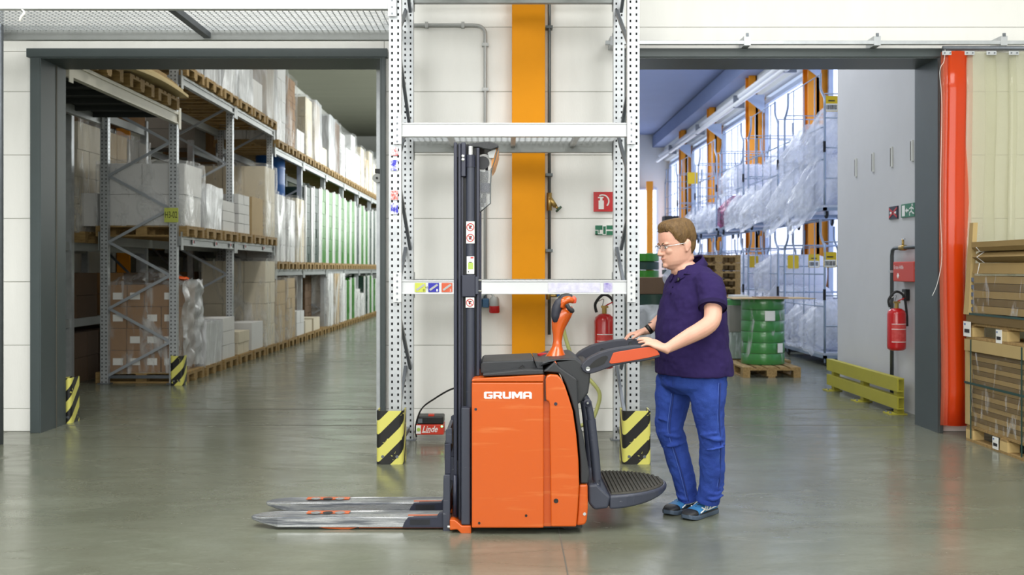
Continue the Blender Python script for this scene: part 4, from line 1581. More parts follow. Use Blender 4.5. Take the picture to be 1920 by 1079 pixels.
for i, lst in lo.items():
    for j, (dy, dz, r) in enumerate(lst):
        k += 1
        roll(CXA + .12, CXB - .04, CY0[i] + dy, .21 + dz, r, '%s white bagged roll in the %s bottom row cage from the doorway' % (ORD[j], ORD[i]), seed=k, tail=.4)
cage_tag(5.0, 16.012, ZZ(209, 16), 'yellow barcode tag high on the nearest top cage', w=.2)
cage_tag(XX(1556, 16.012), 16.012, ZZ(502, 16), 'yellow barcode tag on the nearest bottom cage, beside its post')
for px, y, py, pl in ((1526, 18.762, 502, False), (1487, 18.762, 504, True), (1461, 21.512, 502, True), (1413, 21.512, 502, True), (1378, 24.262, 503, False)):
    cage_tag(XX(px, y), y, ZZ(py, y), 'yellow %s tag on a farther bottom cage, seen %s' % ('plain' if pl else 'barcode', {1526: 'beside the near orange column', 1487: 'left of the near orange column', 1461: 'above the right side of the drum', 1413: 'above the green coil stack', 1378: 'right behind the man'}[px]), pl)
cage_tag(XX(1300, 27.0), 27.012, ZZ(345, 27), 'yellow tag on a distant top cage above the man', True, .3, .3)

# light track: two parallel tubes under the ceiling
t = thing('light_track', 'pair of long bright tubes under the ceiling of the right hall', 'light track', (5.6, 28, 5.3))
for dz, dx in ((0, 0), (.2, .1)):
    MB().cyl((5.5 + dx, 14, 5.45 + dz), (5.5 + dx, 38, 5.45 + dz), .06, n=10).build('tube', 'beam_white', t, smooth=True)
for y in (16, 20.5, 25, 30, 35):
    MB().box(5.46, 5.72, y, y + .08, 5.38, 5.68).build('bracket', 'galv_dark', t)
    MB().prism([(5.62, 5.7), (6.2, 5.7), (6.2, 5.25)], 'Y', y, y + .03).build('gusset', 'window_frame', t)

# ---- green coil stack on its pallet
YD = 14.95
pallet(3.66, YD, 0, 'wooden pallet carrying the green coil stack in the right hall', None, True, rz=PI / 2)
xc = XX(1430, YD)
t = thing('coil_stack', 'stack of green strapping coils in clear film behind the man', 'coils', (xc, YD, .146))
zt = ZZ(560, YD)
n = 6
for k in range(n):
    z0, z1 = .147 + (zt - .147) * k / n, .147 + (zt - .147) * (k + 1) / n
    MB().lathe([(.27, z0), (.302, z0 + .003), (.305, z0 + .008), (.305, z1 - .008), (.302, z1 - .003), (.27, z1 - .001)], (xc, YD, 0), 36).build('coil', mat('coil_green', (50, 142, 56), .28, coat=.5, var=.15, vscale=10, stretch=(1, 1, 6)) if k == 0 else 'coil_green', t, smooth=True, auto=40)
film = MB()
nn = 40
for i in range(13):
    z = .15 + (zt - .15) * i / 12
    for j in range(nn):
        a = 2 * PI * j / nn
        r = .312 + .012 * mnoise.noise((math.cos(a) * 3, math.sin(a) * 3, z * 5))
        film.v.append(Vector((xc + r * math.cos(a), YD + r * math.sin(a), z)))
for i in range(12):
    for j in range(nn):
        q = (j + 1) % nn
        film.f.append((i * nn + j, i * nn + q, (i + 1) * nn + q, (i + 1) * nn + j))
film.build('stretch_film', 'film_light', t, smooth=True)
for px, py, w, h in ((1443, 602, .14, .14), (1463, 662, .1, .13)):
    a = math.asin(max(-.95, min(.95, (XX(px, YD - .3) - xc) / .31)))
    z = ZZ(py, YD - .3)
    l = MB()
    for i in range(5):
        aa = a - w / .62 + w / .31 * i / 4
        for dz in (0, h):
            l.v.append(Vector((xc + .328 * math.sin(aa), YD - .328 * math.cos(aa), z + dz)))
    l.f = [(2 * i, 2 * i + 2, 2 * i + 3, 2 * i + 1) for i in range(4)]
    l.build('paper_label', 'paper', t)
o = MB().prism([(XX(1362, YD), YD - .42), (XX(1515, YD), YD - .38), (XX(1512, YD), YD + .36), (XX(1368, YD), YD + .4)], 'Z', zt + .002, zt + .012).build('cardboard_sheet', 'carton_light')
tag(o, 'thin cardboard sheet lying on the green coil stack', 'cardboard')
o = MB().box(XX(1416, YD), XX(1468, YD), YD - .3, YD + .2, zt + .013, zt + .022).build('cardboard_sheet', 'carton')
tag(o, 'small brown cardboard piece on top of the larger sheet', 'cardboard')
# goods behind the coils
YB = 15.75
pallet(3.62, YB + .1, 0, 'wooden pallet half hidden behind the green coil stack', None, False)
t = thing('coil_stack', 'second green coil stack behind the first, mostly hidden', 'coils', (3.62, YB, .146))
for k in range(6):
    z0 = .147 + .15 * k
    MB().lathe([(.27, z0), (.3, z0 + .01), (.3, z0 + .138), (.27, z0 + .148)], (3.62, YB + .1, 0), 28).build('coil', 'coil_green', t, smooth=True, auto=40)
o = load('carton_stack', 'grey cartons beside the hidden green coil stack', 'stack', XX(1362, YB), XX(1382, YB) + .02, YB - .2, YB + .3, .16, .8, 1, 1, 2, ['film_thick', 'carton_grey'], None)
o = MB().box(XX(1368, YB), XX(1395, YB), YB - .3, YB + .1, 1.05, 1.11).build('white_carton', 'carton_white')
tag(o, 'flat white carton lying on the hidden coil stack', 'carton')

# ---- things seen between rack post and man
YQ = 17.5
pallet(2.3, YQ, 0, 'wooden pallet with mixed goods seen left of the man', None, False)
load('carton_stack', 'wrapped silvery goods on pallet left of the man', 'stack', 1.85, 2.75, YQ - .35, YQ + .35, .146, .72, 2, 1, 2, 'carton_grey', 't')
t = thing('coil_stack', 'low green coil pile seen just left of the man', 'coils', (2.45, YQ, .9))
MB().lathe([(.2, .9), (.36, .905), (.36, 1.08), (.2, 1.085)], (2.45, YQ, 0), 28).build('coil', 'green_dark', t, smooth=True, auto=40)
o = MB().box(2.2, 2.85, YQ - .3, YQ + .3, 1.09, 1.36).build('brown_carton', 'carton_dark')
MB().box(2.2, 2.85, YQ - .02, YQ + .02, 1.36, 1.363).build('tape', 'carton_light', o)
tag(o, 'dark brown carton on the low green coil pile', 'carton')
t = crumple('plastic_bag', 'white plastic bag hanging beside the brown carton near the man', lambda u, v: (2.72 + .14 * math.cos(2 * PI * u) * (.4 + .6 * math.sin(PI * v)), YQ - .45 + .12 * math.sin(2 * PI * u) * (.4 + .6 * math.sin(PI * v)), 1.09 + .5 * v), 20, 14, 'bag_film', .06, 4, 'bag')
t = thing('coil_stack', 'tall green coil stack far back beside the rack post', 'coils', (3.1, 23.5, 0))
for k in range(9):
    z0 = .15 + .19 * k
    MB().lathe([(.27, z0), (.34, z0 + .01), (.34, z0 + .175), (.27, z0 + .188)], (3.1, 23.5, 0), 24).build('coil', 'green_dark' if k % 2 else 'green_coil', t, smooth=True, auto=40)
MB().box(2.6, 3.6, 23.1, 23.9, 0, .148).build('base', 'wood', t)
# stack of empty pallets behind the man's shoulder
for k in range(12):
    pallet(XX(1336, 19.8), 19.8, .0 + .147 * k, '%s pallet from the bottom in the pile behind the shoulder of the man' % ORD[k], 'pile of pallets behind the man', rz=PI / 2)
# dark crate tower beside the far window
t = thing('crate_tower', 'dark slatted tower of crates beside the far window', 'crates', (4.55, 29.5, 0))
for k in range(16):
    MB().box(4.45, 4.85, 29.3, 29.8, .02 + .19 * k, .02 + .19 * k + .13).build('crate', 'green_dark' if k % 3 else 'black', t)

# ---- fittings on the spur wall (face x = 4.2, seen from the left)
def spx(px, py):
    y = 4.2 * F / (px - CX)
    return y, ZZ(py, y)


y0, zt = spx(1717, 380)
y1, zb = spx(1692, 409)
t = thing('escape_sign', 'green escape route sign on the grey wall', 'sign', (4.19, (y0 + y1) / 2, zb))
MB().box(4.186, 4.199, y0, y1, zb, zt).build('plate', 'sign_green', t)
dy, dz = y1 - y0, zt - zb
MB().box(4.184, 4.186, y1 - dy * .3, y1 - dy * .08, zb + dz * .1, zb + dz * .9).build('door_symbol', 'sign_white', t)
a = MB()
a.bar((4.185, y1 - dy * .36, zb + dz * .5), (4.185, y1 - dy * .58, zb + dz * .5), .003, .02)
a.prism([(y1 - dy * .33, zb + dz * .5), (y1 - dy * .45, zb + dz * .68), (y1 - dy * .45, zb + dz * .32)], 'X', 4.184, 4.186)
a.build('arrow', 'sign_white', t)
f = MB()
f.ell((4.185, y0 + dy * .16, zb + dz * .86), .002, .015, .015, 8, 6)
for q in (((.2, .75), (.22, .42)), ((.22, .42), (.36, .3)), ((.36, .3), (.34, .08)), ((.22, .42), (.1, .25)), ((.1, .25), (.02, .22)), ((.2, .7), (.36, .6)), ((.2, .7), (.06, .55))):
    f.bar((4.185, y0 + dy * q[0][0], zb + dz * q[0][1]), (4.185, y0 + dy * q[1][0], zb + dz * q[1][1]), .003, .014)
f.build('running_figure', 'sign_white', t)
y0, zt = spx(1685, 386)
y1, zb = spx(1669, 412)
t = thing('warning_sign', 'small dark sign with red crossed-out symbol on the grey wall', 'sign', (4.19, (y0 + y1) / 2, zb))
MB().box(4.186, 4.199, y0, y1, zb, zt).build('plate', mat('sign_navy', (34, 38, 56), .5), t)
c = MB()
c.bar((4.184, y0 + .01, zb + .02), (4.184, y1 - .01, zt - .02), .003, .02)
c.bar((4.184, y0 + .01, zt - .02), (4.184, y1 - .01, zb + .02), .003, .02)
c.build('cross', 'sign_red', t)
MB().box(4.1845, 4.186, y0 + .04, y1 - .03, (zb + zt) / 2 - .012, (zb + zt) / 2 + .012).build('symbol', 'sign_white', t)
y0, zt = spx(1719.5, 375)
o = MB().box(4.186, 4.199, 10.02, 10.62, zt - .14, zt - .0).build('red_sign', 'sign_red')
tag(o, 'red sign edge peeking out beside the right door jamb', 'sign')
# pipe with tap
t = thing('wall_pipe', 'dark pipe with tap running down the grey wall', 'pipe', (4.15, 10.9, 0))
yp, zp = spx(1681, 466)
yq, zq = spx(1717, 463)
MB().tube(smooth_path([(4.15, yq - .35, zp), (4.15, yp - .12, zp), (4.15, yp, zp - .1), (4.15, yp, .05)], 4) if False else [(4.15, 10.03, zp), (4.15, yp - .08, zp), (4.15, yp - .02, zp - .02), (4.15, yp, zp - .08), (4.15, yp, .02)], .02, 10).build('pipe', 'pipe_dark', t, smooth=True)
for z in (zp - .25, zp - 1.0, .3):
    MB().box(4.12, 4.2, yp - .03, yp + .03, z - .012, z + .012).build('clamp', 'galv', t)
yt, _ = spx(1702, 460)
v = MB().cyl((4.15, yt - .06, zp), (4.15, yt + .06, zp), .03, n=10).cyl((4.15, yt, zp), (4.15, yt, zp + .09), .014, n=8)
vb = v.build('tap', 'brass', t, smooth=True)
MB().bar((4.15, yt - .05, zp + .09), (4.15, yt + .05, zp + .09), .014, .012).build('tap_handle', 'chrome', vb)
# first aid box
ya, za = spx(1694, 528)
t = thing('first_aid_box', 'red first aid box with white lettering on the grey wall', 'box', (4.15, ya, za))
MB().box(4.09, 4.2, 10.45, ya, za, ZZ(491, 10.8)).build('case', mat('box_red', (206, 62, 44), .4), t, bevel=.008)
text_obj('Erste Hilfe', 'lettering', 'sign_white', t, (4.088, ya - .03, za + .13), .26, .04, axis='X-')
text_obj('Erste Hilfe', 'lettering', 'sign_white', t, (4.10, 10.449, za + .13), .08, .02)
m_ = MB()
m_.prism([(ya - .14, za + .03), (ya - .11, za + .06), (ya - .14, za + .09), (ya - .17, za + .06)], 'X', 4.087, 4.09)
m_.build('symbol', 'sign_white', t)
# small switch above the extinguisher
ys, zs = spx(1698, 553)
t = thing('light_switch', 'small dark switch with tag above the second extinguisher', 'switch', (4.17, ys, zs))
MB().box(4.15, 4.2, ys - .12, ys - .02, zs - .06, zs + .06).build('body', 'black', t, bevel=.006)
MB().box(4.14, 4.15, ys - .09, ys - .05, zs - .02, zs + .03).build('rocker', 'pipe_grey', t)
MB().box(4.18, 4.2, ys - .01, ys + .05, zs - .05, zs + .05).build('tag', 'brass', t)
ye, ze = spx(1703, 580)
extinguisher('red fire extinguisher hanging on the grey wall beside the right jamb', (4.06, 10.83), ZZ(578, 10.83), .44, .095)
# olive floor barrier
t = thing('floor_barrier', 'olive yellow steel floor barrier with two rails along the grey wall', 'barrier', (4.05, 11.8, 0))
for z0, z1 in ((.06, .19), (.24, .38)):
    ya, yb = 10.65, 13.0
    b = MB()
    b.prism([(4.0, z0), (4.07, z0), (4.07, z0 + .015), (4.015, z0 + .015), (4.015, z1 - .015), (4.07, z1 - .015), (4.07, z1), (4.0, z1)], 'Y', ya, yb)
    b.build('rail', 'olive_paint', t)
for y in (10.78, 11.8, 12.85):
    MB().box(4.03, 4.10, y - .05, y + .05, .01, .37).build('post', 'olive_paint', t)
    MB().box(3.93, 4.12, y - .09, y + .09, 0, .012).build('foot_plate', 'olive_paint', t)
    for d in (-.06, .06):
        MB().lathe([(.012, 0), (.012, .015)], (3.955, y + d, .012), 8).build('anchor_bolt', 'galv_dark', t)

# ================================================================== CARDBOARD PALLETS AT THE RIGHT
mat('card', (156, 130, 80), .8, var=.12, vscale=5)
mat('card_dark', (116, 94, 54), .8, var=.2, vscale=8, stretch=(1, 1, 20))
mat('card_pale', (186, 162, 110), .75, var=.08, vscale=4)
mat('strap_green', (24, 64, 58), .45)
X0, XE = 4.03, 5.2
YA, YZ = 7.75, 9.12
ycen = (YA + YZ) / 2


def big_pallet(z, label):
    t = thing('wooden_pallet', label, 'pallet', (X0 + .6, ycen, z))
    for k in range(7):
        x = X0 + .01 + k * .18
        MB().box(x, x + .11, YA, YZ, z + .118, z + .14).build('deck_board', 'wood', t)
    for y in (YA, ycen - .06, YZ - .12):
        MB().box(X0, XE, y, y + .12, z + .1, z + .118).build('cross_board', 'wood', t)
        for x in (X0, X0 + .54, X0 + 1.08):
            MB().box(x, x + .1, y - .01 + .005, y + .125, z + .022, z + .1).build('block', mat('block_pale', (214, 186, 128), .8, var=.15, vscale=14) if 'block_pale' not in MATS else 'block_pale', t)
    for x in (X0, X0 + .54, X0 + 1.08):
        MB().box(x, x + .1, YA, YZ, z, z + .022).build('bottom_board', 'wood', t)
    return t


def side_label(t, name, ya, yb, z0, z1, x):
    o = MB().box(x - .004, x - .001, ya, yb, z0, z1).build(name, 'paper', t)
    MB().box(x - .0055, x - .004, ya + (yb - ya) * .15, yb - (yb - ya) * .15, z0 + (z1 - z0) * .25, z0 + (z1 - z0) * .5).build('print_lines', 'ink', o)
    MB().box(x - .0055, x - .004, yb - (yb - ya) * .3, yb - (yb - ya) * .12, z1 - (z1 - z0) * .25, z1 - (z1 - z0) * .12).build('print_dot', 'blue_plastic', o)


p = big_pallet(0, 'lower wooden pallet under the cardboard stack at right edge')
side_label(p, 'paper_label', 8.52, 8.62, .015, .115, X0)
t = thing('cardboard_stack', 'lower stack of flat cardboard layers strapped with green bands', 'cardboard', (X0 + .6, ycen, .14))
nl = 16
for k in range(nl):
    z0 = .142 + .0405 * k
    d = RND.uniform(0, .018)
    MB().box(X0 + .012 + d, XE, YA, YZ - .05 - RND.uniform(0, .03), z0, z0 + .037).build('cardboard_layer', ['card', 'card_dark'][k % 2], t)
MB().box(X0 - .012, XE, YA, YZ + .01, .142 + .0405 * nl, .142 + .0405 * nl + .10).build('top_cover', 'card_pale', t)
MB().box(X0 - .005, X0 + .03, YZ - .06, YZ + .01, .145, .142 + .0405 * nl).build('edge_board', 'card_pale', t)
for y in (YZ - .13, YA + .35):
    MB().box(X0 - .016, X0 - .013, y, y + .02, .03, .142 + .0405 * nl + .1).build('strap', 'strap_green', t)
MB().box(X0 - .0165, X0 - .013, YA, YZ + .005, .50, .52).build('strap', 'strap_green', t)
ztop = .142 + .0405 * nl + .10
sh = MB()
for i in range(25):
    for j in range(15):
        q = Vector((X0 - .004, YA + (YZ - YA - .06) * i / 24, .15 + (.63) * j / 14))
        sh.v.append(q + Vector((-.012 * abs(mnoise.noise(q * 9)), 0, 0)))
sh.f = [(i * 15 + j, i * 15 + j + 1, (i + 1) * 15 + j + 1, (i + 1) * 15 + j) for i in range(24) for j in range(14)]
sh.build('stretch_film', 'film_light', t, smooth=True)
ztop += .003
p = big_pallet(ztop, 'upper wooden pallet between the two cardboard stacks at right')
side_label(p, 'paper_label', 8.46, 8.56, ztop + .0, ztop + .11, X0)
side_label(p, 'delivery_note', 9.0, 9.14, ztop + .02, ztop + .15, X0 - .012)
zb = ztop + .142
t = thing('cardboard_stack', 'upper stack of brown cardboard bundles in film at right edge', 'cardboard', (X0 + .6, ycen, zb))
MB().box(X0 - .005, XE, YA, YZ - .01, zb, zb + .065).build('base_bundle', 'card_dark', t)
MB().box(X0 - .008, X0 - .004, YA, YZ - .05, zb + .068, zb + .085).build('strap', 'strap_green', t)
for k in range(5):
    z0 = zb + .09 + .064 * k
    MB().box(X0 + .015 + RND.uniform(0, .01), XE, YA, YZ - .10, z0, z0 + .060).build('cardboard_bundle', ['card', 'card_dark'][k % 2], t)
    MB().box(X0 + .012, XE, YZ - .1, YZ - .07, z0 + .01, z0 + .045).build('blue_edge', mat('edge_blue', (96, 106, 128), .7) if k == 0 else 'edge_blue', t)
sh = MB()
for i in range(21):
    for j in range(11):
        q = Vector((X0 + .008, YA + (YZ - YA - .12) * i / 20, zb + .09 + .33 * j / 10))
        sh.v.append(q + Vector((-.015 * abs(mnoise.noise(q * 8)), 0, 0)))
sh.f = [(i * 11 + j, i * 11 + j + 1, (i + 1) * 11 + j + 1, (i + 1) * 11 + j) for i in range(20) for j in range(10)]
sh.build('stretch_film', 'film_light', t, smooth=True)
zc = zb + .42
for k in range(3):
    z0 = zc + .002 + .098 * k
    w_ = .09
    pf = [(X0 + .005, z0 + .048), (X0 + .07, z0), (XE, z0), (XE, z0 + .094), (X0 + .07, z0 + .094)] if k == 1 else [(X0 + .01, z0 + .005), (XE, z0), (XE, z0 + .094), (X0 + .03, z0 + .094)] if k == 0 else [(X0 + .03, z0), (XE, z0), (XE, z0 + .094), (X0 + .0, z0 + .08), (X0 + .0, z0 + .035)]
    o = MB().prism(pf, 'Y', YA, YZ - .1).build('edge_profile', 'card', t)
    MB().tube([(x, YZ - .2, z) for x, z in [(q[0] - .003, q[1]) for q in (pf[1:3][::-1][1:] + pf[:1] + pf[::-1][:1])]], .004, 6).build('white_tie', 'sign_white', o)
# upright edge board at the corner
b = MB()
b.add([(X0 - .012, YZ - .07, zb + .07), (X0 - .012, YZ + .03, zb + .07), (X0 + .02, YZ + .03, zb + .07), (X0 + .02, YZ - .07, zb + .07),
       (X0 + .03, YZ - .07, zb + .87), (X0 + .03, YZ + .0, zb + .87), (X0 + .07, YZ + .0, zb + .87), (X0 + .07, YZ - .07, zb + .87)],
      [(0, 3, 2, 1), (4, 5, 6, 7), (0, 1, 5, 4), (1, 2, 6, 5), (2, 3, 7, 6), (3, 0, 4, 7)])
b.build('corner_board', 'card_pale', t, label='tall pale cardboard corner board')
# ================================================================== THE PEDESTRIAN STACKER
def scratch_mat(name, rgb, rgb2, rough, st, lo, hi, scale, metal2=0.0, coat=0.0, metal=0.0, rough2=None):
    """Paint with streaky wear showing rgb2."""
    m = bpy.data.materials.new(name)
    m.use_nodes = True
    nt = m.node_tree
    b = nt.nodes['Principled BSDF']
    b.inputs['Coat Weight'].default_value = coat
    b.inputs['Coat Roughness'].default_value = .15
    tc = nt.nodes.new('ShaderNodeTexCoord')
    mp = nt.nodes.new('ShaderNodeMapping')
    mp.inputs['Scale'].default_value = st
    nt.links.new(tc.outputs['Object'], mp.inputs['Vector'])
    n = nt.nodes.new('ShaderNodeTexNoise')
    n.inputs['Scale'].default_value = scale
    n.inputs['Detail'].default_value = 7
    n.inputs['Roughness'].default_value = .6
    nt.links.new(mp.outputs['Vector'], n.inputs['Vector'])
    rp = nt.nodes.new('ShaderNodeMapRange')
    rp.inputs['From Min'].default_value = lo
    rp.inputs['From Max'].default_value = hi
    nt.links.new(n.outputs['Fac'], rp.inputs['Value'])
    mx = nt.nodes.new('ShaderNodeMix')
    mx.data_type = 'RGBA'
    mx.inputs[6].default_value = lin(rgb)
    mx.inputs[7].default_value = lin(rgb2)
    nt.links.new(rp.outputs['Result'], mx.inputs['Factor'])
    nt.links.new(mx.outputs[2], b.inputs['Base Color'])
    b.inputs['Roughness'].default_value = rough
    for key, a, c in (('Metallic', metal, metal2), ('Roughness', rough, rough2 if rough2 is not None else rough)):
        q = nt.nodes.new('ShaderNodeMapRange')
        q.inputs['To Min'].default_value = a
        q.inputs['To Max'].default_value = c
        nt.links.new(rp.outputs['Result'], q.inputs['Value'])
        nt.links.new(q.outputs['Result'], b.inputs[key])
    MATS[name] = m


scratch_mat('truck_orange', (204, 88, 14), (214, 116, 56), .36, (.5, 1, 6), .58, .76, 5, coat=.3)
scratch_mat('truck_grey', (58, 62, 76), (150, 152, 160), .42, (1.2, 1, 5), .66, .76, 9)
scratch_mat('fork_steel', (98, 102, 110), (206, 208, 212), .34, (.8, 3, 16), .42, .66, 4.0, metal2=.9, metal=.2, rough2=.22)
mat('mast_grey', (44, 47, 64), .38, .1)
mat('mast_dark', (26, 28, 36), .45)
mat('truck_black', (44, 46, 50), .48, bump=.08, bscale=180)
mat('arm_black', (48, 50, 62), .5)
mat('arm_orange', (200, 78, 36), .45)
mat('tiller_orange', (208, 88, 12), .25, coat=.6)
mat('tread', (74, 72, 66), .8, var=.2, vscale=10)

Y0, Y1, YM = 5.87, 6.61, 6.24
TR = thing('pallet_stacker', 'orange and dark grey electric pallet stacker with raised mast and forks', 'stacker', (0.1, YM, 0))


def z3(pts, y=Y0):      # pixel pairs in the 2.839x crop that starts at (820,640)
    return [((820 + u / 2.839 - CX) * y / F, EYE + (CY - (640 + v / 2.839)) * y / F) for u, v in pts]


def z5(pts, y=5.94):    # pixel pairs in the 5.996x crop that starts at (1000,540)
    return [((1000 + u / 5.996 - CX) * y / F, EYE + (CY - (540 + v / 5.996)) * y / F) for u, v in pts]


def pxz(pts, y=Y0):
    return [((u - CX) * y / F, EYE + (CY - v) * y / F) for u, v in pts]


def pp(pts, name, m, y0, y1, ref=Y0, bevel=.01, parent=TR, conv=pxz, seg=3, label=None, smooth=False):
    return MB().prism(conv(pts, ref), 'Y', y0, y1).build(name, m, parent, bevel=bevel, seg=seg, label=label, smooth=smooth)


main = pp([(884.5, 717.5), (1019, 717.5), (1019.5, 991), (884.5, 991)], 'side_panel', 'truck_orange', Y0, Y1, bevel=.008, label='orange side panel with white lettering')
pp([(884.5, 716.5), (884.5, 713), (889, 710.5), (1019, 703.5), (1019, 716.5)], 'panel_rim', 'truck_orange', Y0 - .002, Y1, bevel=.006)
pp([(1018, 704), (1036, 712), (1036, 990), (1018, 990)], 'panel_gap', 'truck_orange', Y0 + .03, Y1 - .03, bevel=0)
pp([(575, 205), (581, 187), (600, 178), (640, 181), (660, 200), (678, 235), (700, 300), (722, 375), (740, 500), (752, 640), (755, 765), (748, 900), (740, 990), (606, 990), (598, 340), (592, 322), (577, 316)], 'rear_panel', 'truck_orange', Y0, Y1, conv=z3, bevel=.018, seg=4, label='curved orange rear panel')
pp([(1021.5, 706), (1024, 706), (1024, 752), (1021.5, 752)], 'panel_seam', 'black', Y0 + .005, Y0 + .02, bevel=0)
pp([(566, 165), (600, 168), (648, 172), (668, 196), (688, 238), (710, 302), (733, 380), (750, 500), (762, 640), (765, 762), (803, 762), (812, 715), (800, 640), (780, 520), (762, 440), (752, 350), (745, 205), (650, 140), (625, 112)], 'rear_cover', 'truck_black', Y0 + .015, Y1 - .015, conv=z3, bevel=.008)
pp([(757, 768), (802, 766), (804, 895), (798, 960), (788, 985), (742, 990), (750, 900)], 'tail_cover', 'truck_orange', Y0 + .02, Y1 - .02, conv=z3, bevel=.012)
con = pp([(545, 140), (560, 116), (600, 103), (740, 95), (790, 135), (820, 172), (815, 230), (807, 282), (770, 330), (740, 352), (716, 356), (733, 208), (650, 152), (628, 118)], 'console', 'truck_black', Y0 + .05, Y1 - .05, conv=z3, bevel=.015, label='black plastic operator console')
MB().tube([(x, Y0 + .045, z) for x, z in z3([(627, 113), (640, 140), (655, 158), (690, 180), (731, 203)], Y0)], .005, 6).build('trim_line', 'truck_orange', con, smooth=True)
# battery hood
hood = pp([(899, 706), (899, 687), (904, 683), (1001, 679), (1008, 693), (1012, 705)], 'battery_hood', 'truck_black', Y0 + .14, Y1 - .12, bevel=.008)
pp([(905, 707), (905, 702), (984, 694), (1019, 694.5), (1019, 703)], 'hood_rim', 'truck_black', Y0 + .015, Y1 - .015, bevel=.006)
pp([(972, 695), (981, 689), (984, 694)], 'hood_latch', 'black', Y0 + .1, Y0 + .16, bevel=0)
pp([(1003, 680), (1019, 681), (1019, 695), (1008, 695)], 'hood_hinge', 'truck_black', Y0 + .08, Y1 - .08, bevel=.004)
MB().lathe([(.02, 0), (.02, .02), (.034, .03), (.034, .04), (.02, .045)], (XX(1018, 6.36), 6.36, ZZ(676, 6.36)), 16).build('emergency_stop', 'sign_red', TR, smooth=True, auto=40, label='red emergency stop button')
# screws and holes
for px, py, r, m in ((892, 768, .008, 'mast_grey'), (1042, 758, .01, 'mast_grey'), (898.5, 981.7, .0075, 'black'), (986.5, 967.6, .0075, 'black'), (1042.5, 940, .0135, 'black'), (1096.5, 966, .01, 'chrome'), (1081, 717, .01, 'black')):
    p = W(px, py, Y0)
    MB().lathe([(r, 0), (r * .9, -.003), (r * .4, -.003)], (p.x, Y0 + (.022 if px > 1090 else .002) - .002 + (.028 if px == 1081 else 0), p.z), 14, 'Y').build('screw', m, TR, smooth=True, auto=30)


# lettering GRUMA: blocky white letters cut from polygons
def letters():
    x0, x1 = XX(907.5, Y0), XX(997, Y0)
    z0, z1 = ZZ(748, Y0), ZZ(735, Y0)
    h = z1 - z0
    g = .004
    wd = {'G': .92, 'R': .92, 'U': .9, 'M': 1.12, 'A': .92}
    tot = sum(wd.values())
    un = (x1 - x0 - 4 * g) / tot
    t_, b_ = .27, .25          # stroke: side, bar (share of width / height)

    def shape(ch):
        if ch == 'G':
            return [[(.12, 0), (.88, 0), (1, .12), (1, .56), (.52, .56), (.52, .38), (.72, .38), (.72, .24), (.3, .24), (.3, .76), (1, .76), (1, .9), (.88, 1), (.12, 1), (0, .88), (0, .12)]]
        if ch == 'R':
            return [[(0, 0), (.28, 0), (.28, .3), (.52, .3), (.7, 0), (1.02, 0), (.82, .32), (1, .44), (1, .86), (.86, 1), (0, 1)], ]
        if ch == 'U':
            return [[(0, 1), (0, .14), (.14, 0), (.86, 0), (1, .14), (1, 1), (.72, 1), (.72, .25), (.28, .25), (.28, 1)]]
        if ch == 'M':
            return [[(0, 0), (0, 1), (.3, 1), (.5, .55), (.7, 1), (1, 1), (1, 0), (.76, 0), (.76, .55), (.58, .12), (.42, .12), (.24, .55), (.24, 0)]]
        return [[(0, 0), (0, .8), (.16, 1), (.84, 1), (1, .8), (1, 0), (.72, 0), (.72, .26), (.28, .26), (.28, 0)]]
    x = x0
    for ch in 'GRUMA':
        w = wd[ch] * un
        for poly in shape(ch):
            MB().prism([(x + u * w, z0 + v * h) for u, v in poly], 'Y', Y0 - .0012, Y0 + .001).build('letter', 'sign_white', main)
        if ch in 'RA':
            hole = [(.28, .54), (.28, .78), (.72, .78), (.72, .54)] if ch == 'R' else [(.28, .5), (.28, .72), (.36, .78), (.64, .78), (.72, .72), (.72, .5)]
            MB().prism([(x + u * w, z0 + v * h) for u, v in hole], 'Y', Y0 - .0018, Y0 + .001).build('letter_counter', 'truck_orange', main)
        x += w + g


letters()

# ---- drive wheel and castor below
MB().lathe([(.06, -.05), (.1, -.045), (.11, -.03), (.11, .03), (.1, .045), (.06, .05)], (.25, YM, .112), 24, 'Y').build('drive_wheel', 'black_rubber', TR, smooth=True, auto=40)
for y in (Y0 + .12, Y1 - .12):
    MB().lathe([(.04, -.03), (.07, -.025), (.07, .025), (.04, .03)], (.36, y, .072), 20, 'Y').build('castor_wheel', 'black_rubber', TR, smooth=True, auto=40)
MB().box(-.18, .43, Y0 + .04, Y1 - .04, .03, .08).build('chassis_plate', 'black', TR)

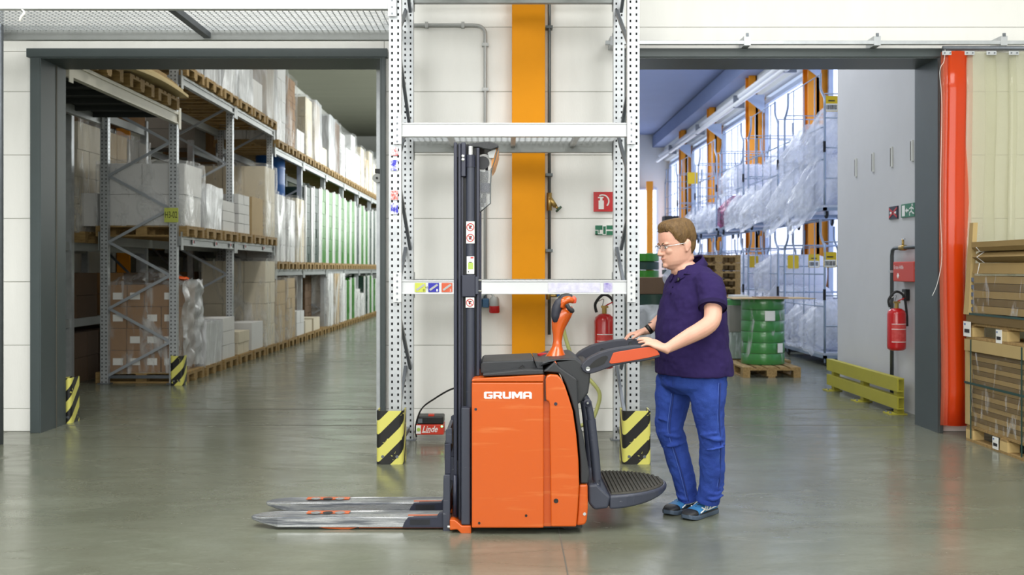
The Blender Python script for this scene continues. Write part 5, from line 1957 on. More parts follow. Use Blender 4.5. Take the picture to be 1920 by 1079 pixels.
# ---- mast
def mast_side(y, s, near):
    """One side of the mast; s=+1 puts the details towards the camera."""
    f = y
    b0, b1 = ZZ(978, 6.0), ZZ(268, 6.0)
    X = lambda px: XX(px, 6.0)
    MB().box(X(851), X(857.2), f, f + .09, b0, b1).build('outer_rail', 'mast_grey', TR, bevel=.003)
    MB().box(X(859.5), X(864.5), f + .005, f + .09, b0, b1 - .004).build('inner_rail', 'mast_grey', TR, bevel=.003)
    MB().box(X(851), X(899), f + .045, f + .085, b0, b1 - .006).build('mast_web', 'mast_dark', TR)
    MB().box(X(893.5), X(899), f + .012, f + .09, ZZ(705, 6.0), b1 - .03).build('rear_rail', 'mast_grey', TR, bevel=.003)
    MB().box(X(865), X(868.5), f + .02, f + .06, b0, b1 - .05).build('guide_rail', 'mast_grey', TR)
    MB().box(X(865), X(873.5), f - .004, f + .05, ZZ(332, 6.0), b1 - .0).build('top_block', 'mast_grey', TR, bevel=.004)
    MB().cyl((X(882), f + .02, b0), (X(882), f + .02, ZZ(292, 6.0)), .0245, n=20).build('lift_cylinder', 'truck_grey', TR, smooth=True, auto=40)
    MB().cyl((X(882), f + .02, ZZ(314, 6.0)), (X(882), f + .02, ZZ(291, 6.0)), .028, n=20).build('cylinder_head', 'mast_grey', TR, smooth=True, auto=40)
    MB().cyl((X(882), f + .02, ZZ(291, 6.0)), (X(882), f + .02, ZZ(275, 6.0)), .018, n=16).build('piston_rod', 'chrome', TR, smooth=True, auto=40)
    if near:
        for py in (294, 300.5):
            p = W(868.5, py, 6.0)
            MB().lathe([(.009, 0), (.009, -.006), (.005, -.008)], (p.x, f - .004, p.z), 10, 'Y').build('bolt', 'chrome', TR, smooth=True, auto=30)
        br = MB().box(X(866), X(892), f - .012, f + .06, ZZ(557, 6.0), ZZ(516, 6.0)).build('mast_bracket', 'mast_grey', TR, bevel=.005)
        MB().box(X(891.5), X(897.5), f - .018, f + .05, ZZ(552, 6.0), ZZ(519, 6.0)).build('bracket_flange', 'truck_grey', br, bevel=.003)
        for py in (526, 546):
            p = W(899.5, py, 6.0)
            MB().lathe([(.006, -.012), (.006, .012)], (p.x, f + .01, p.z), 8, 'X').build('bracket_bolt', 'chrome', br)
        MB().box(X(866), X(882.8), f - .07, f + .02, ZZ(978, 6.0), ZZ(761.5, 6.0)).build('mast_guard', 'truck_grey', TR, bevel=.006, label='scuffed grey guard strip')
    return X


X = mast_side(5.98, 1, True)
mast_side(6.41, -1, False)
for py, h in ((880, .1), (516, .05), (285, .06)):
    z = ZZ(py, 6.0)
    MB().box(X(853), X(862), 6.0, 6.46, z - h / 2, z + h / 2).build('mast_crossmember', 'mast_dark', TR)


# stickers on the lift cylinder
def prohibition(t, x, y, z, r):
    ring = MB()
    pts = [(x + r * math.cos(2 * PI * k / 18), y, z + r * math.sin(2 * PI * k / 18)) for k in range(19)]
    ring.tube(pts, .0022, 5, caps=False)
    ring.bar((x - r * .7, y, z + r * .7), (x + r * .7, y, z - r * .7), .002, .0035, up=(0, 0, 1))
    ring.build('prohibition_ring', 'sign_red', t)
    MB().box(x - r * .35, x + r * .1, y + .0008, y + .0018, z - r * .5, z + r * .45).build('pictogram', 'ink', t)
    MB().ell((x + r * .25, y + .001, z + r * .25), r * .22, .001, r * .22, 8, 6).build('pictogram', 'ink', t)


ys = 5.972
for px0, py0, px1, py1, rings in ((874.5, 416, 890, 457, (426.5, 446.5)), (875.5, 481, 889.5, 514, ()), (873.5, 558, 889.5, 577, (567.5,))):
    a, b = W(px0, py1, 6.0), W(px1, py0, 6.0)
    sb = MB().box(a.x, b.x, ys, ys + .002, a.z, b.z).build('sticker', 'paper', TR)
    for py in rings:
        prohibition(sb, (a.x + b.x) / 2, ys - .0015, ZZ(py, 6.0), .0205)
    if not rings:
        MB().box(a.x + .008, b.x - .006, ys - .001, ys, ZZ(505, 6.0), ZZ(493, 6.0)).build('sticker_print', 'lime', sb)
        MB().box(a.x + .022, b.x - .004, ys - .001, ys, ZZ(485, 6.0), ZZ(482.5, 6.0)).build('sticker_print', 'sign_red', sb)
        MB().box(a.x + .012, b.x - .014, ys - .001, ys, ZZ(493, 6.0), ZZ(491.5, 6.0)).build('sticker_print', 'ink', sb)
        MB().prism([(a.x + .005, ZZ(511, 6.0)), (a.x + .014, ZZ(511, 6.0)), (a.x + .0095, ZZ(508, 6.0))], 'Y', ys - .001, ys).build('sticker_print', 'ink', sb)


# mast head
def zm(pts, y=6.0):      # 3.083x crop from (820,250)
    return [((820 + u / 3.083 - CX) * y / F, EYE + (CY - (250 + v / 3.083)) * y / F) for u, v in pts]


hd = MB().prism(zm([(176, 62), (205, 55), (300, 47), (340, 58), (354, 68), (353, 82), (310, 97), (270, 92), (240, 82), (178, 80)]), 'Y', 6.0, 6.5).build('mast_head', 'truck_black', TR, bevel=.006)
MB().prism(zm([(352, 80), (354, 100), (330, 180), (312, 208), (312, 110), (330, 88)]), 'Y', 6.05, 6.46).build('head_shield', mat('shield_amber', (214, 140, 40), .3), TR)
MB().prism(zm([(312, 96), (340, 88), (325, 140), (300, 140), (290, 110)]), 'Y', 6.03, 6.06).build('head_plate', 'pipe_grey', TR)
pc = zm([(268, 165)])[0]
MB().lathe([(.045, -.012), (.052, -.012), (.052, .012), (.045, .012)], (pc[0], 6.08, pc[1]), 22, 'Y').build('chain_pulley', 'sign_white', TR, smooth=True, auto=40)
MB().lathe([(.038, -.016), (.038, .016)], (pc[0] - .006, 6.07, pc[1]), 22, 'Y').build('pulley_hub', 'mast_dark', TR, smooth=True, auto=40)
MB().prism(zm([(248, 285), (304, 285), (304, 342), (248, 342)]), 'Y', 6.03, 6.14).build('hose_clamp', 'mast_grey', TR, bevel=.005)
MB().tube([(x, 6.07, z) for x, z in zm([(284, 190), (286, 240), (280, 290)])], .009, 8).tube([(x, 6.07, z) for x, z in zm([(272, 340), (268, 372)])], .012, 8).tube([(x, 6.07, z) for x, z in zm([(266, 372), (262, 398)])], .016, 8).tube([(x, 6.07, z) for x, z in zm([(262, 396), (261, 422)])], .007, 8).build('chain_anchor', 'mast_dark', TR, smooth=True)
MB().tube([(x, 6.1, z) for x, z in zm([(260, 210), (262, 290)])], .014, 8).build('hydraulic_hose', 'black_rubber', TR, smooth=True)
MB().tube([(x, 6.03, z) for x, z in zm([(351, 85), (330, 160), (311, 215), (307, 300), (306, 404), (245, 456)])], .0035, 6).build('guard_edge', 'pipe_dark', TR, smooth=True)
strip_mat('clear_guard', (238, 240, 242), .12, .1)
MB().prism(zm([(311, 215), (307, 300), (306, 404), (245, 456), (245, 210)]), 'Y', 6.028, 6.031).build('clear_guard', 'clear_guard', TR)

# ---- fork carriage
def zc_(pts, y=6.0):     # 7.19x crop from (820,860)
    return [((820 + u / 7.193 - CX) * y / F, EYE + (CY - (860 + v / 7.193)) * y / F) for u, v in pts]


for y0, y1 in ((5.95, 5.98), (6.50, 6.53)):
    MB().prism(zc_([(90, 220), (100, 205), (178, 200), (178, 980), (85, 985), (82, 700), (88, 300)]), 'Y', y0, y1).build('carriage_cheek', 'truck_grey', TR, bevel=.004)
    MB().prism(pxz([(834.5, 832), (846, 830), (846, 888), (834.5, 888)], 6.0), 'Y', y0 + .02, y1 + .01).build('carriage_cheek', 'mast_grey', TR, bevel=.004)
    MB().prism(pxz([(836, 806), (841, 803), (848, 803), (848, 832), (836, 832)], 6.0), 'Y', y0 + .03, y1 + .02).build('carriage_stop', 'truck_grey', TR, bevel=.004)
    MB().cyl((X(854), y0 + .01, ZZ(965, 6.0)), (X(854), y0 + .01, ZZ(889, 6.0)), .012, n=12).build('strut', 'mast_grey', TR, smooth=True)
for z0, z1 in ((.06, .18), (.40, .5)):
    MB().box(X(834), X(842), 5.98, 6.5, z0, z1).build('carriage_bar', 'mast_dark', TR)
MB().box(X(836), X(842), 6.0, 6.48, .5, .56).build('carriage_backrest', 'truck_grey', TR)
MB().cyl((X(840), 5.955, ZZ(985, 6.0)), (X(852), 5.955, ZZ(985, 6.0)), .012, n=10).build('stop_bolt', 'chrome', TR, smooth=True, auto=40)
base = MB().prism(zc_([(180, 775), (245, 775), (290, 808), (340, 855), (465, 855), (465, 965), (335, 965), (280, 905), (180, 915)]), 'Y', 5.9, 6.58).build('front_base', 'truck_orange', TR, bevel=.006)


# ---- forks, with the support legs inside them
def fork(y0, side):
    y1 = y0 + .17
    xt, xe = -1.487, X(834)
    plan = [(xt, y0 + .085), (xt + .004, y0 + .115), (xt + .05, y0 + .155), (xt + .13, y1), (xe, y1), (xe, y0), (xt + .17, y0), (xt + .07, y0 + .028), (xt + .012, y0 + .062)]
    b = MB()
    n = len(plan)
    for x, y in plan:
        u = min(1, max(0, (x - xt) / .17))
        b.v.append(Vector((x, y, .044 - .031 * u)))
    for x, y in plan:
        u = min(1, max(0, (x - xt) / .17))
        b.v.append(Vector((x, y, .062 + .013 * u)))
    b.f = [tuple(range(n)), tuple(range(n, 2 * n))] + [(i, (i + 1) % n, (i + 1) % n + n, i + n) for i in range(n)]
    fk = b.build('fork', 'fork_steel', TR, bevel=.006, label='worn steel fork')
    # heel casting
    hp = [(-.60, .013), (-.585, .05), (-.565, .074), (-.40, .078), (-.385, .10), (xe, .105), (xe, .013)]
    MB().prism(hp, 'Y', y0 - .006, y0 + .03).build('fork_heel', 'mast_grey', fk, bevel=.004)
    MB().box(-.555, -.44, y0 - .0085, y0 - .005, .032, .062).build('heel_plate', 'mast_dark', fk)
    MB().box(-.57, xe, y0 + .03, y0 + .055, .075, .0765).build('heel_slot', 'truck_orange', fk)
    # roller window on the top face
    xa, xb = XX(575, y0 + .1), XX(655, y0 + .1)
    win = MB().box(xa, xb, y0 + .085, y0 + .15, .0745, .0765).build('roller_window', 'truck_orange', fk)
    for k in range(3):
        c = xa + (xb - xa) * (.22 + .28 * k)
        MB().lathe([(.03, 0), (.03, .0015)], (c, y0 + .1, .0765), 16).build('window_cutout', 'mast_dark' if k % 2 else 'fork_steel', win)
    # support leg with its roller shoe
    lg = MB().box(XX(672, y0), X(846), y0 + .02, y0 + .15, .006, .03).build('support_leg', 'truck_orange', TR)
    MB().prism([(XX(588, y0), .018), (XX(606, y0), .008), (XX(640, y0), .002), (XX(655, y0), .002), (XX(672, y0), .014), (XX(672, y0), .03), (XX(588, y0), .03)], 'Y', y0 + .01, y0 + .16).build('roller_shoe', 'truck_orange', lg)
    for c in (XX(620, y0), XX(640, y0)):
        MB().lathe([(.02, -.05), (.03, -.05), (.03, .05), (.02, .05)], (c, y0 + .085, .032), 14, 'Y').build('load_roller', 'black_rubber', lg, smooth=True, auto=40)


fork(5.975, 1)
fork(6.345, -1)


# ---- tiller
def yl(rows, yc, m=18):
    rings = []
    for py, xl, xr, d in rows:
        z = ZZ(py, yc)
        a, b = XX(xl, yc), XX(xr, yc)
        rings.append([Vector(((a + b) / 2 + (b - a) / 2 * math.cos(2 * PI * k / m), yc + d * math.sin(2 * PI * k / m), z)) for k in range(m)])
    return rings


YT = 6.2
MB().loft(yl([(678, 1019, 1064, .08), (670, 1021.5, 1062, .075), (663, 1026, 1059, .066), (656, 1031.5, 1056, .048), (649, 1035, 1054, .036), (640, 1037, 1053.5, .03), (628, 1036.5, 1055.5, .032), (617, 1034.5, 1059, .036), (606, 1034, 1065, .042), (596, 1035, 1070.5, .045), (588, 1037, 1074, .044), (581, 1042, 1075.5, .04), (575, 1048, 1073, .025)], YT)).build('tiller', 'tiller_orange', TR, smooth=True, label='glossy orange tiller stem')


def inc(pts, rs, ys, name, m, n=14, flat=1.0, parent=TR):
    return MB().tube(smooth_path([Vector((XX(a, YT), YT + y, ZZ(b, YT))) for (a, b), y in zip(pts, ys)], 4), [r for r in smooth_r(rs, 4)], n, flat=flat, up=(0, 1, 0)).build(name, m, parent, smooth=True)


def smooth_r(rs, n):
    out = []
    for i in range(len(rs) - 1):
        for k in range(n):
            out.append(rs[i] + (rs[i + 1] - rs[i]) * k / n)
    return out + [rs[-1]]


th = inc([(1041, 604), (1041, 594), (1043, 580), (1048, 568), (1056, 560)], [.012, .026, .03, .028, .016], [-.03] * 5, 'handle_pad', 'arm_black')
inc([(1047, 566), (1056, 558), (1066, 556.5), (1072, 558)], [.014, .022, .02, .014], [0, 0, 0, 0], 'handle_top', 'truck_black')
inc([(1052, 577), (1056, 566), (1066, 562), (1074, 565)], [.018, .026, .022, .014], [-.035, -.035, -.03, -.02], 'butterfly_grip', 'tiller_orange')
inc([(1072, 558), (1075, 562), (1076, 569)], [.016, .02, .012], [-.01, -.01, -.01], 'belly_switch', mat('knob_red', (240, 96, 70), .4))
inc([(1061, 570), (1065, 577), (1071, 582), (1073, 583)], [.012, .013, .016, .01], [-.07, -.07, -.06, -.05], 'thumb_lever', 'truck_black')
inc([(1054, 557), (1055, 552)], [.008, .004], [0, 0], 'horn_button', 'black')
MB().lathe([(.016, 0), (.016, -.006)], (XX(1041, YT), YT - .066, ZZ(675, YT)), 12, 'Y').build('tiller_bolt', 'chrome', TR)

# ---- side arms
ARM = [(530, 885), (545, 850), (590, 805), (650, 768), (740, 725), (850, 692), (1000, 664), (1150, 648), (1290, 652), (1350, 668), (1390, 700), (1418, 750), (1412, 775), (1300, 806), (1180, 828), (1060, 842), (960, 860), (880, 880), (800, 908), (720, 940), (640, 962), (590, 955), (550, 928)]
INS = [(890, 728), (930, 716), (1000, 705), (1180, 674), (1290, 660), (1345, 672), (1385, 702), (1412, 748), (1300, 778), (1180, 801), (960, 838), (866, 850), (847, 834)]
REC = [(622, 878), (660, 835), (700, 803), (760, 770), (805, 757), (830, 764), (830, 790), (790, 850), (730, 878), (640, 903)]
for y0, y1, near in ((5.905, 5.985, True), (6.46, 6.54, False)):
    am = pp(ARM, 'side_arm', 'arm_black', y0, y1, ref=5.94, conv=z5, bevel=.016, seg=4, label='padded dark grip arm with orange inlay' if near else None)
    pp(INS, 'arm_inlay', 'arm_orange', y0 - .004 if near else y1 - .004, y0 + .01 if near else y1 + .006, ref=5.94, conv=z5, bevel=.003, parent=am)
    if near:
        pp(REC, 'arm_recess', 'black', y0 - .001, y0 + .01, ref=5.94, conv=z5, bevel=0, parent=am)
    c = z5([(608, 903)])[0]
    MB().lathe([(.006, -.004), (.012, -.005), (.0125, 0)], (c[0], y0 - .001, c[1]), 16, 'Y').build('pivot_ring', 'chrome', am, smooth=True, auto=30)
    MB().cyl((c[0], y0 + .02, c[1]), (c[0] - .0, (YM), c[1]), .03, n=14).build('pivot_tube', 'truck_black', am, smooth=True, auto=40)
    if not near:
        for u, v in ((775, 700), (1090, 628)):
            q = W(1000 + u / 5.996, 540 + v / 5.996, 6.46)
            MB().lathe([(.004, -.002), (.011, -.003), (.012, 0)], (q.x, y0 - .001, q.z), 14, 'Y').build('arm_screw', 'truck_black', am, smooth=True, auto=30)

# ---- platform and its support tube
MB().prism(z3([(800, 762), (850, 758), (872, 782), (922, 828), (908, 888), (836, 897), (803, 862)], 5.95), 'Y', 5.93, 6.55).build('platform_hinge', 'truck_grey', TR, bevel=.014, seg=3)
XP = .588
pl = []
for k in range(25):
    a = R(-90 + 180 * k / 24)
    pl.append((XP + .375 * math.cos(a), YM + .05 + .36 * math.sin(a)))
tilt = lambda x: (x - XP) * .03
b = MB()
n = len(pl)
b.v = [Vector((x, y, .128 + .045 * min(1, (x - XP) / .36) ** 2 + tilt(x))) for x, y in pl] + [Vector((x, y, .206 + tilt(x))) for x, y in pl]
b.f = [tuple(range(n)), tuple(range(n, 2 * n))] + [(i, (i + 1) % n, (i + 1) % n + n, i + n) for i in range(n)]
pf = b.build('platform', 'truck_grey', TR, bevel=.012, seg=3, label='half-round fold-down foot platform')
b = MB()
pm = [(XP + .012 + .345 * math.cos(R(-90 + 180 * k / 24)), YM + .05 + .33 * math.sin(R(-90 + 180 * k / 24))) for k in range(25)]
b.v = [Vector((x, y, .202 + tilt(x))) for x, y in pm] + [Vector((x, y, .213 + tilt(x))) for x, y in pm]
b.f = [tuple(range(n)), tuple(range(n, 2 * n))] + [(i, (i + 1) % n, (i + 1) % n + n, i + n) for i in range(n)]
mt = b.build('rubber_mat', 'tread', pf, bevel=.003)
for k in range(15):
    x = XP + .02 + .0225 * k
    hw = .317 * math.sqrt(max(0, 1 - ((x - XP) / .35) ** 2))
    if hw > .03:
        MB().bar((x, YM + .05 - hw, .216 + tilt(x)), (x, YM + .05 + hw, .216 + tilt(x)), .012, .008).build('mat_rib', 'tread', mt)
yt = 5.985
tb = [W(1084, 736, yt), W(1093, 742, yt), W(1100, 752, yt), W(1105, 768, yt), W(1110, 800, yt), W(1115, 850, yt), W(1119, 905, yt), W(1121, 930, yt)]
MB().tube(smooth_path(tb, 4), .021, 12).build('support_tube', 'truck_grey', TR, smooth=True)
MB().tube([W(1108, 787, yt), W(1115, 850, yt), W(1119, 900, yt)], .0265, 14).build('tube_sleeve', 'truck_grey', TR, smooth=True, auto=40)
MB().cyl(W(1088, 754, yt), W(1100, 754, yt), .013, n=10).build('tube_link', 'truck_grey', TR, smooth=True)
p = W(1101, 755, yt)
MB().lathe([(.024, 0), (.024, -.028), (.014, -.03), (.008, -.034)], (p.x, yt, p.z), 16, 'Y').build('tube_joint', 'mast_grey', TR, smooth=True, auto=30)
MB().lathe([(.008, 0), (.006, -.004)], (p.x, yt - .031, p.z), 10, 'Y').build('joint_bolt', 'chrome', TR)
p = W(1119.5, 907, yt)
MB().lathe([(.005, 0), (.005, -.006)], (p.x, yt - .028, p.z), 8, 'Y').build('joint_bolt', 'chrome', TR)
tb2 = [(q.x, 6.5, q.z) for q in tb]
MB().tube(smooth_path(tb2, 4), .021, 12).build('support_tube', 'truck_grey', TR, smooth=True)
# ================================================================== THE MAN
mat('skin', (222, 178, 156), .5, var=.25, vscale=7, rgb2=(208, 150, 130), bump=.05, bscale=120, contrast=.35)
mat('hair_brown', (124, 94, 50), .6, var=.45, vscale=60, stretch=(1, 1, .35), rgb2=(74, 52, 26), bump=.6, bscale=160)
mat('shirt_navy', (44, 32, 80), .9, var=.12, vscale=20, spec=.2, bump=.25, bscale=420)
mat('shirt_dark', (32, 23, 60), .9, spec=.2)
mat('denim', (58, 86, 172), .85, spec=.2, var=.35, vscale=7, stretch=(1, 1, .5), rgb2=(42, 62, 142), bump=.4, bscale=330)
mat('denim_light', (84, 112, 194), .85)
mat('denim_dark', (40, 58, 126), .8)
mat('shoe_blue', (58, 128, 186), .6, var=.15, vscale=30)
mat('shoe_black', (34, 36, 40), .55)
mat('shoe_sole', (74, 88, 106), .6)
mat('eye_white', (236, 232, 226), .25)
mat('eye_dark', (48, 60, 70), .2)
mat('lip', (204, 142, 126), .5)
mat('lens', (240, 244, 246), .05)
strip_mat('lens', (246, 248, 248), .10, .04)
YC = 6.27
MAN = thing('person', 'man in navy polo shirt and blue jeans resting both hands on the stacker', 'person', (XX(1300, 6.3), 6.3, 0))


def remesh(o, voxel, it=6, fac=.5, disp=None):
    r = o.modifiers.new('remesh', 'REMESH')
    r.mode = 'VOXEL'
    r.voxel_size = voxel
    r.use_smooth_shade = True
    s = o.modifiers.new('smooth', 'SMOOTH')
    s.factor = fac
    s.iterations = it
    for k, (size, strength, kind) in enumerate(disp or ()):
        tx = bpy.data.textures.new(o.name + '_folds', 'CLOUDS')
        tx.noise_scale = size
        tx.noise_depth = kind
        d = o.modifiers.new('folds', 'DISPLACE')
        d.texture = tx
        d.texture_coords = 'LOCAL'
        d.strength = strength
        d.mid_level = .5
    return o


def vec(a_deg):
    """forward and left unit vectors of something facing left, turned a_deg towards the camera."""
    a = R(a_deg)
    f = Vector((-math.cos(a), -math.sin(a), 0))
    return f, Vector((0, 0, 1)).cross(f)


UPV = Vector((0, 0, 1))
# ---- head frame
HF, HL = vec(20)
pit = R(9)
HFp = HF * math.cos(pit) - UPV * math.sin(pit)
HU = UPV * math.cos(pit) + HF * math.sin(pit)
HC = W(1269, 459, YC)
HS = 1.07


def HP(f, l, u):
    return HC + (HFp * f + HL * l + HU * u) * HS


SL = [(-.128, .052, .03, .03), (-.120, .080, .045, .048), (-.105, .093, .056, .063), (-.085, .097, .066, .071), (-.06, .098, .078, .0745), (-.035, .095, .094, .077),
      (-.01, .0925, .103, .079), (.015, .100, .108, .081), (.045, .101, .109, .081), (.075, .096, .105, .0775), (.10, .083, .095, .069), (.12, .060, .076, .054), (.132, .03, .048, .033)]


def hslice(z):
    for a, b in zip(SL[:-1], SL[1:]):
        if a[0] <= z <= b[0]:
            t = (z - a[0]) / (b[0] - a[0])
            return [a[k] + (b[k] - a[k]) * t for k in range(1, 4)]
    return list(SL[0][1:]) if z < SL[0][0] else list(SL[-1][1:])


def hring(z, n, grow=0.0):
    F_, B_, S_ = [v + grow for v in hslice(z)]
    out = []
    for k in range(n):
        t = 2 * PI * k / n
        c, s = math.cos(t), math.sin(t)
        e = .88
        x = (F_ if c > 0 else B_) * math.copysign(abs(c) ** e, c)
        y = S_ * math.copysign(abs(s) ** e, s)
        out.append((x, y, z))
    return out


HR_ = Matrix((HFp, HL, HU)).transposed()
body = MB()
body.loft([[HP(*p) for p in hring(z[0], 28)] for z in SL])


def hell(f, l, u, rf, rl, ru, tilt=0.0):
    rot = HR_ @ Matrix.Rotation(tilt, 3, 'Y')
    body.ell(HP(f, l, u), rf * HS, rl * HS, ru * HS, 14, 10, rot)


body.tube([HP(.090, 0, .012), HP(.103, 0, -.010), HP(.114, 0, -.027), HP(.118, 0, -.036), HP(.108, 0, -.045)], [.008, .010, .0125, .0145, .012], 10)
hell(.105, .011, -.040, .014, .0095, .009)
hell(.105, -.011, -.040, .014, .0095, .009)
for s in (-1, 1):
    hell(.089, s * .030, .016, .014, .027, .008)
    hell(.066, s * .036, -.028, .03, .024, .022)
    hell(-.020, s * .083, -.006, .021, .009, .033, R(-12))
    hell(-.024, s * .088, -.004, .019, .006, .029, R(-12))
    hell(-.012, s * .085, -.034, .010, .008, .012)
hell(.095, 0, -.0615, .0105, .024, .0065)
hell(.093, 0, -.0745, .0115, .021, .0065)
hell(.086, 0, -.105, .018, .024, .017)
hell(.026, 0, -.112, .058, .05, .03)
hell(.055, 0, -.06, .045, .055, .04)
# neck
NB_ = W(1299, 512, YC)
body.tube([HP(-.02, 0, -.03), HP(-.022, 0, -.09), HP(-.01, 0, -.13), NB_ + Vector((0, 0, -.02)), NB_ + Vector((0, 0, -.1))], [.07, .072, .074, .082, .09], 18)
# torso and legs under the clothes
TF, TL = vec(24)


def oval(c, hd, hw, n=24, f=TF, l=TL, e=.9, up=None):
    out = []
    for k in range(n):
        t = 2 * PI * k / n
        cs, sn = math.cos(t), math.sin(t)
        out.append(c + f * (hd * math.copysign(abs(cs) ** e, cs)) + l * (hw * math.copysign(abs(sn) ** e, sn)))
    return out


TOR = [(497, 1296, .07, .085), (505, 1299, .088, .125), (513, 1301, .108, .178), (522, 1302, .126, .207), (540, 1301, .150, .222), (565, 1299, .170, .228), (595, 1297, .186, .232), (625, 1296, .198, .238), (650, 1296.5, .203, .242), (675, 1300, .207, .256), (702, 1302, .208, .264)]
body.loft([oval(W(cx, py, YC), hd - .03, hw - .035) for py, cx, hd, hw in TOR[1:]])
# arms: (px, py, y, r)
LA = [(1326, 534, 6.10, .06), (1334, 556, 6.05, .057), (1337, 582, 5.99, .052), (1334, 603, 5.955, .050), (1318, 617, 5.94, .050), (1296, 629, 5.935, .046), (1272, 642, 5.935, .038), (1256, 651, 5.932, .031), (1246, 655, 5.93, .029)]
RA = [(1278, 532, 6.44, .06), (1270, 560, 6.5, .055), (1262, 584, 6.53, .050), (1246, 596, 6.52, .046), (1231, 607, 6.51, .037), (1218, 617, 6.50, .029), (1212, 621, 6.50, .028)]
for arm in (LA, RA):
    pts = [W(a, b, c) for a, b, c, r in arm]
    body.tube(smooth_path(pts, 3), smooth_r([r for *_, r in arm], 3), 16)


def hand(wrist, knuck, tips, spread_axis, side, thumb):
    """Palm plus four fingers laid along a grip and a thumb leaving the side of the palm."""
    w, k = Vector(wrist), Vector(knuck)
    ax = Vector(spread_axis)
    d = (k - w).normalized()
    nrm = ax.cross(d).normalized()
    if nrm.z < 0:
        nrm = -nrm
    rings = []
    for t, hw, hh in ((-.3, .028, .026), (.0, .031, .024), (.35, .039, .022), (.75, .044, .018), (1.0, .044, .015), (1.12, .037, .010)):
        c = w + (k - w) * t
        rings.append([c + ax * (hw * math.cos(2 * PI * q / 16)) + nrm * (hh * math.sin(2 * PI * q / 16)) for q in range(16)])
    body.loft(rings)
    for off, ln, r, lift in tips:
        b0 = k + ax * off - d * .008
        p1 = b0 + d * (ln * .42) + nrm * lift
        p2 = b0 + d * (ln * .74) + nrm * (lift - .010)
        p3 = b0 + d * ln + nrm * (lift - .026) + ax * off * .12
        body.tube(smooth_path([b0, p1, p2, p3], 3), smooth_r([r * 1.12, r * 1.02, r * .93, r * .74], 3), 10)
        body.ell(p3, r * .76, r * .76, r * .76, 8, 6)
    t0 = w + (k - w) * .3 + ax * (side * .028)
    pts = [t0, t0 + d * .03 + ax * side * .018 - nrm * .004, t0 + d * .055 + ax * side * thumb - nrm * .012, t0 + d * .078 + ax * side * (thumb + .002) - nrm * .02]
    body.tube(smooth_path(pts, 3), smooth_r([.015, .0135, .011, .0085], 3), 10)
    body.ell(pts[-1], .0088, .0088, .0088, 8, 6)


FT = [(-.033, .062, .0082, .004), (-.0115, .078, .009, .006), (.0115, .083, .0092, .006), (.033, .075, .0088, .005)]
hand(W(1247, 654, 5.93), W(1222, 643.5, 5.93), [(o, l_, r_, q_ - .004) for o, l_, r_, q_ in FT], Vector((.05, .88, .42)).normalized(), 1, .022)
hand(W(1212, 621, 6.50), W(1191, 626, 6.50), [(-o, l_, r_, q_) for o, l_, r_, q_ in FT], (0, 1, 0), -1, .024)
# legs
NL = [(1322, 690, 6.17, .105), (1327, 715, 6.16, .114), (1327, 745, 6.16, .107), (1329, 775, 6.17, .094), (1333, 805, 6.18, .081), (1335, 830, 6.20, .077), (1335, 860, 6.23, .077), (1334, 900, 6.26, .073), (1327, 938, 6.29, .067)]
FL = [(1274, 690, 6.38, .11), (1266, 715, 6.41, .118), (1262, 745, 6.41, .110), (1258, 775, 6.41, .098), (1256, 802, 6.40, .086), (1262, 828, 6.41, .081), (1272, 860, 6.42, .077), (1283, 900, 6.43, .070), (1291, 936, 6.44, .060)]
for leg in (NL, FL):
    pts = [W(a, b, c) for a, b, c, r in leg]
    body.tube(smooth_path(pts, 3), [r - .018 for r in smooth_r([r for *_, r in leg], 3)], 16)
bo = body.build('body', 'skin', MAN, smooth=True)
remesh(bo, .0042, 6, .5)

# ---- face details
for s in (-1, 1):
    MB().ell(HP(.0835, s * .031, -.004), .0115, .0125, .0085, 12, 8).build('eye', 'eye_white', MAN, smooth=True)
    MB().ell(HP(.0925, s * .030, -.006), .004, .0055, .005, 10, 6).build('iris', 'eye_dark', MAN, smooth=True)
    MB().tube([HP(.100, s * .014, .016), HP(.099, s * .030, .022), HP(.089, s * .050, .017)], [.003, .0042, .0025], 8).build('eyebrow', 'hair_brown', MAN, smooth=True)
MB().tube([HP(.092, .023, -.068), HP(.104, .011, -.067), HP(.1065, 0, -.0665), HP(.104, -.011, -.067), HP(.092, -.023, -.068)], [.002, .0042, .0048, .0042, .002], 8).build('lips', 'lip', MAN, smooth=True)

# ---- hair: short, closed shell over the skull
b = MB()
zs = [-.075 + .0065 * k for k in range(32)] + [.132]
NH = 64
idx = {}


def hairline(t):
    t = abs(t)
    pts = [(0, .082), (28, .084), (45, .086), (56, .074), (64, .048), (70, .028), (80, .012), (88, -.004), (96, -.006), (101, .028), (108, .030), (113, -.02), (120, -.05), (140, -.066), (180, -.07)]
    for a, c in zip(pts[:-1], pts[1:]):
        if a[0] <= t <= c[0]:
            return a[1] + (c[1] - a[1]) * (t - a[0]) / (c[0] - a[0])
    return -.07


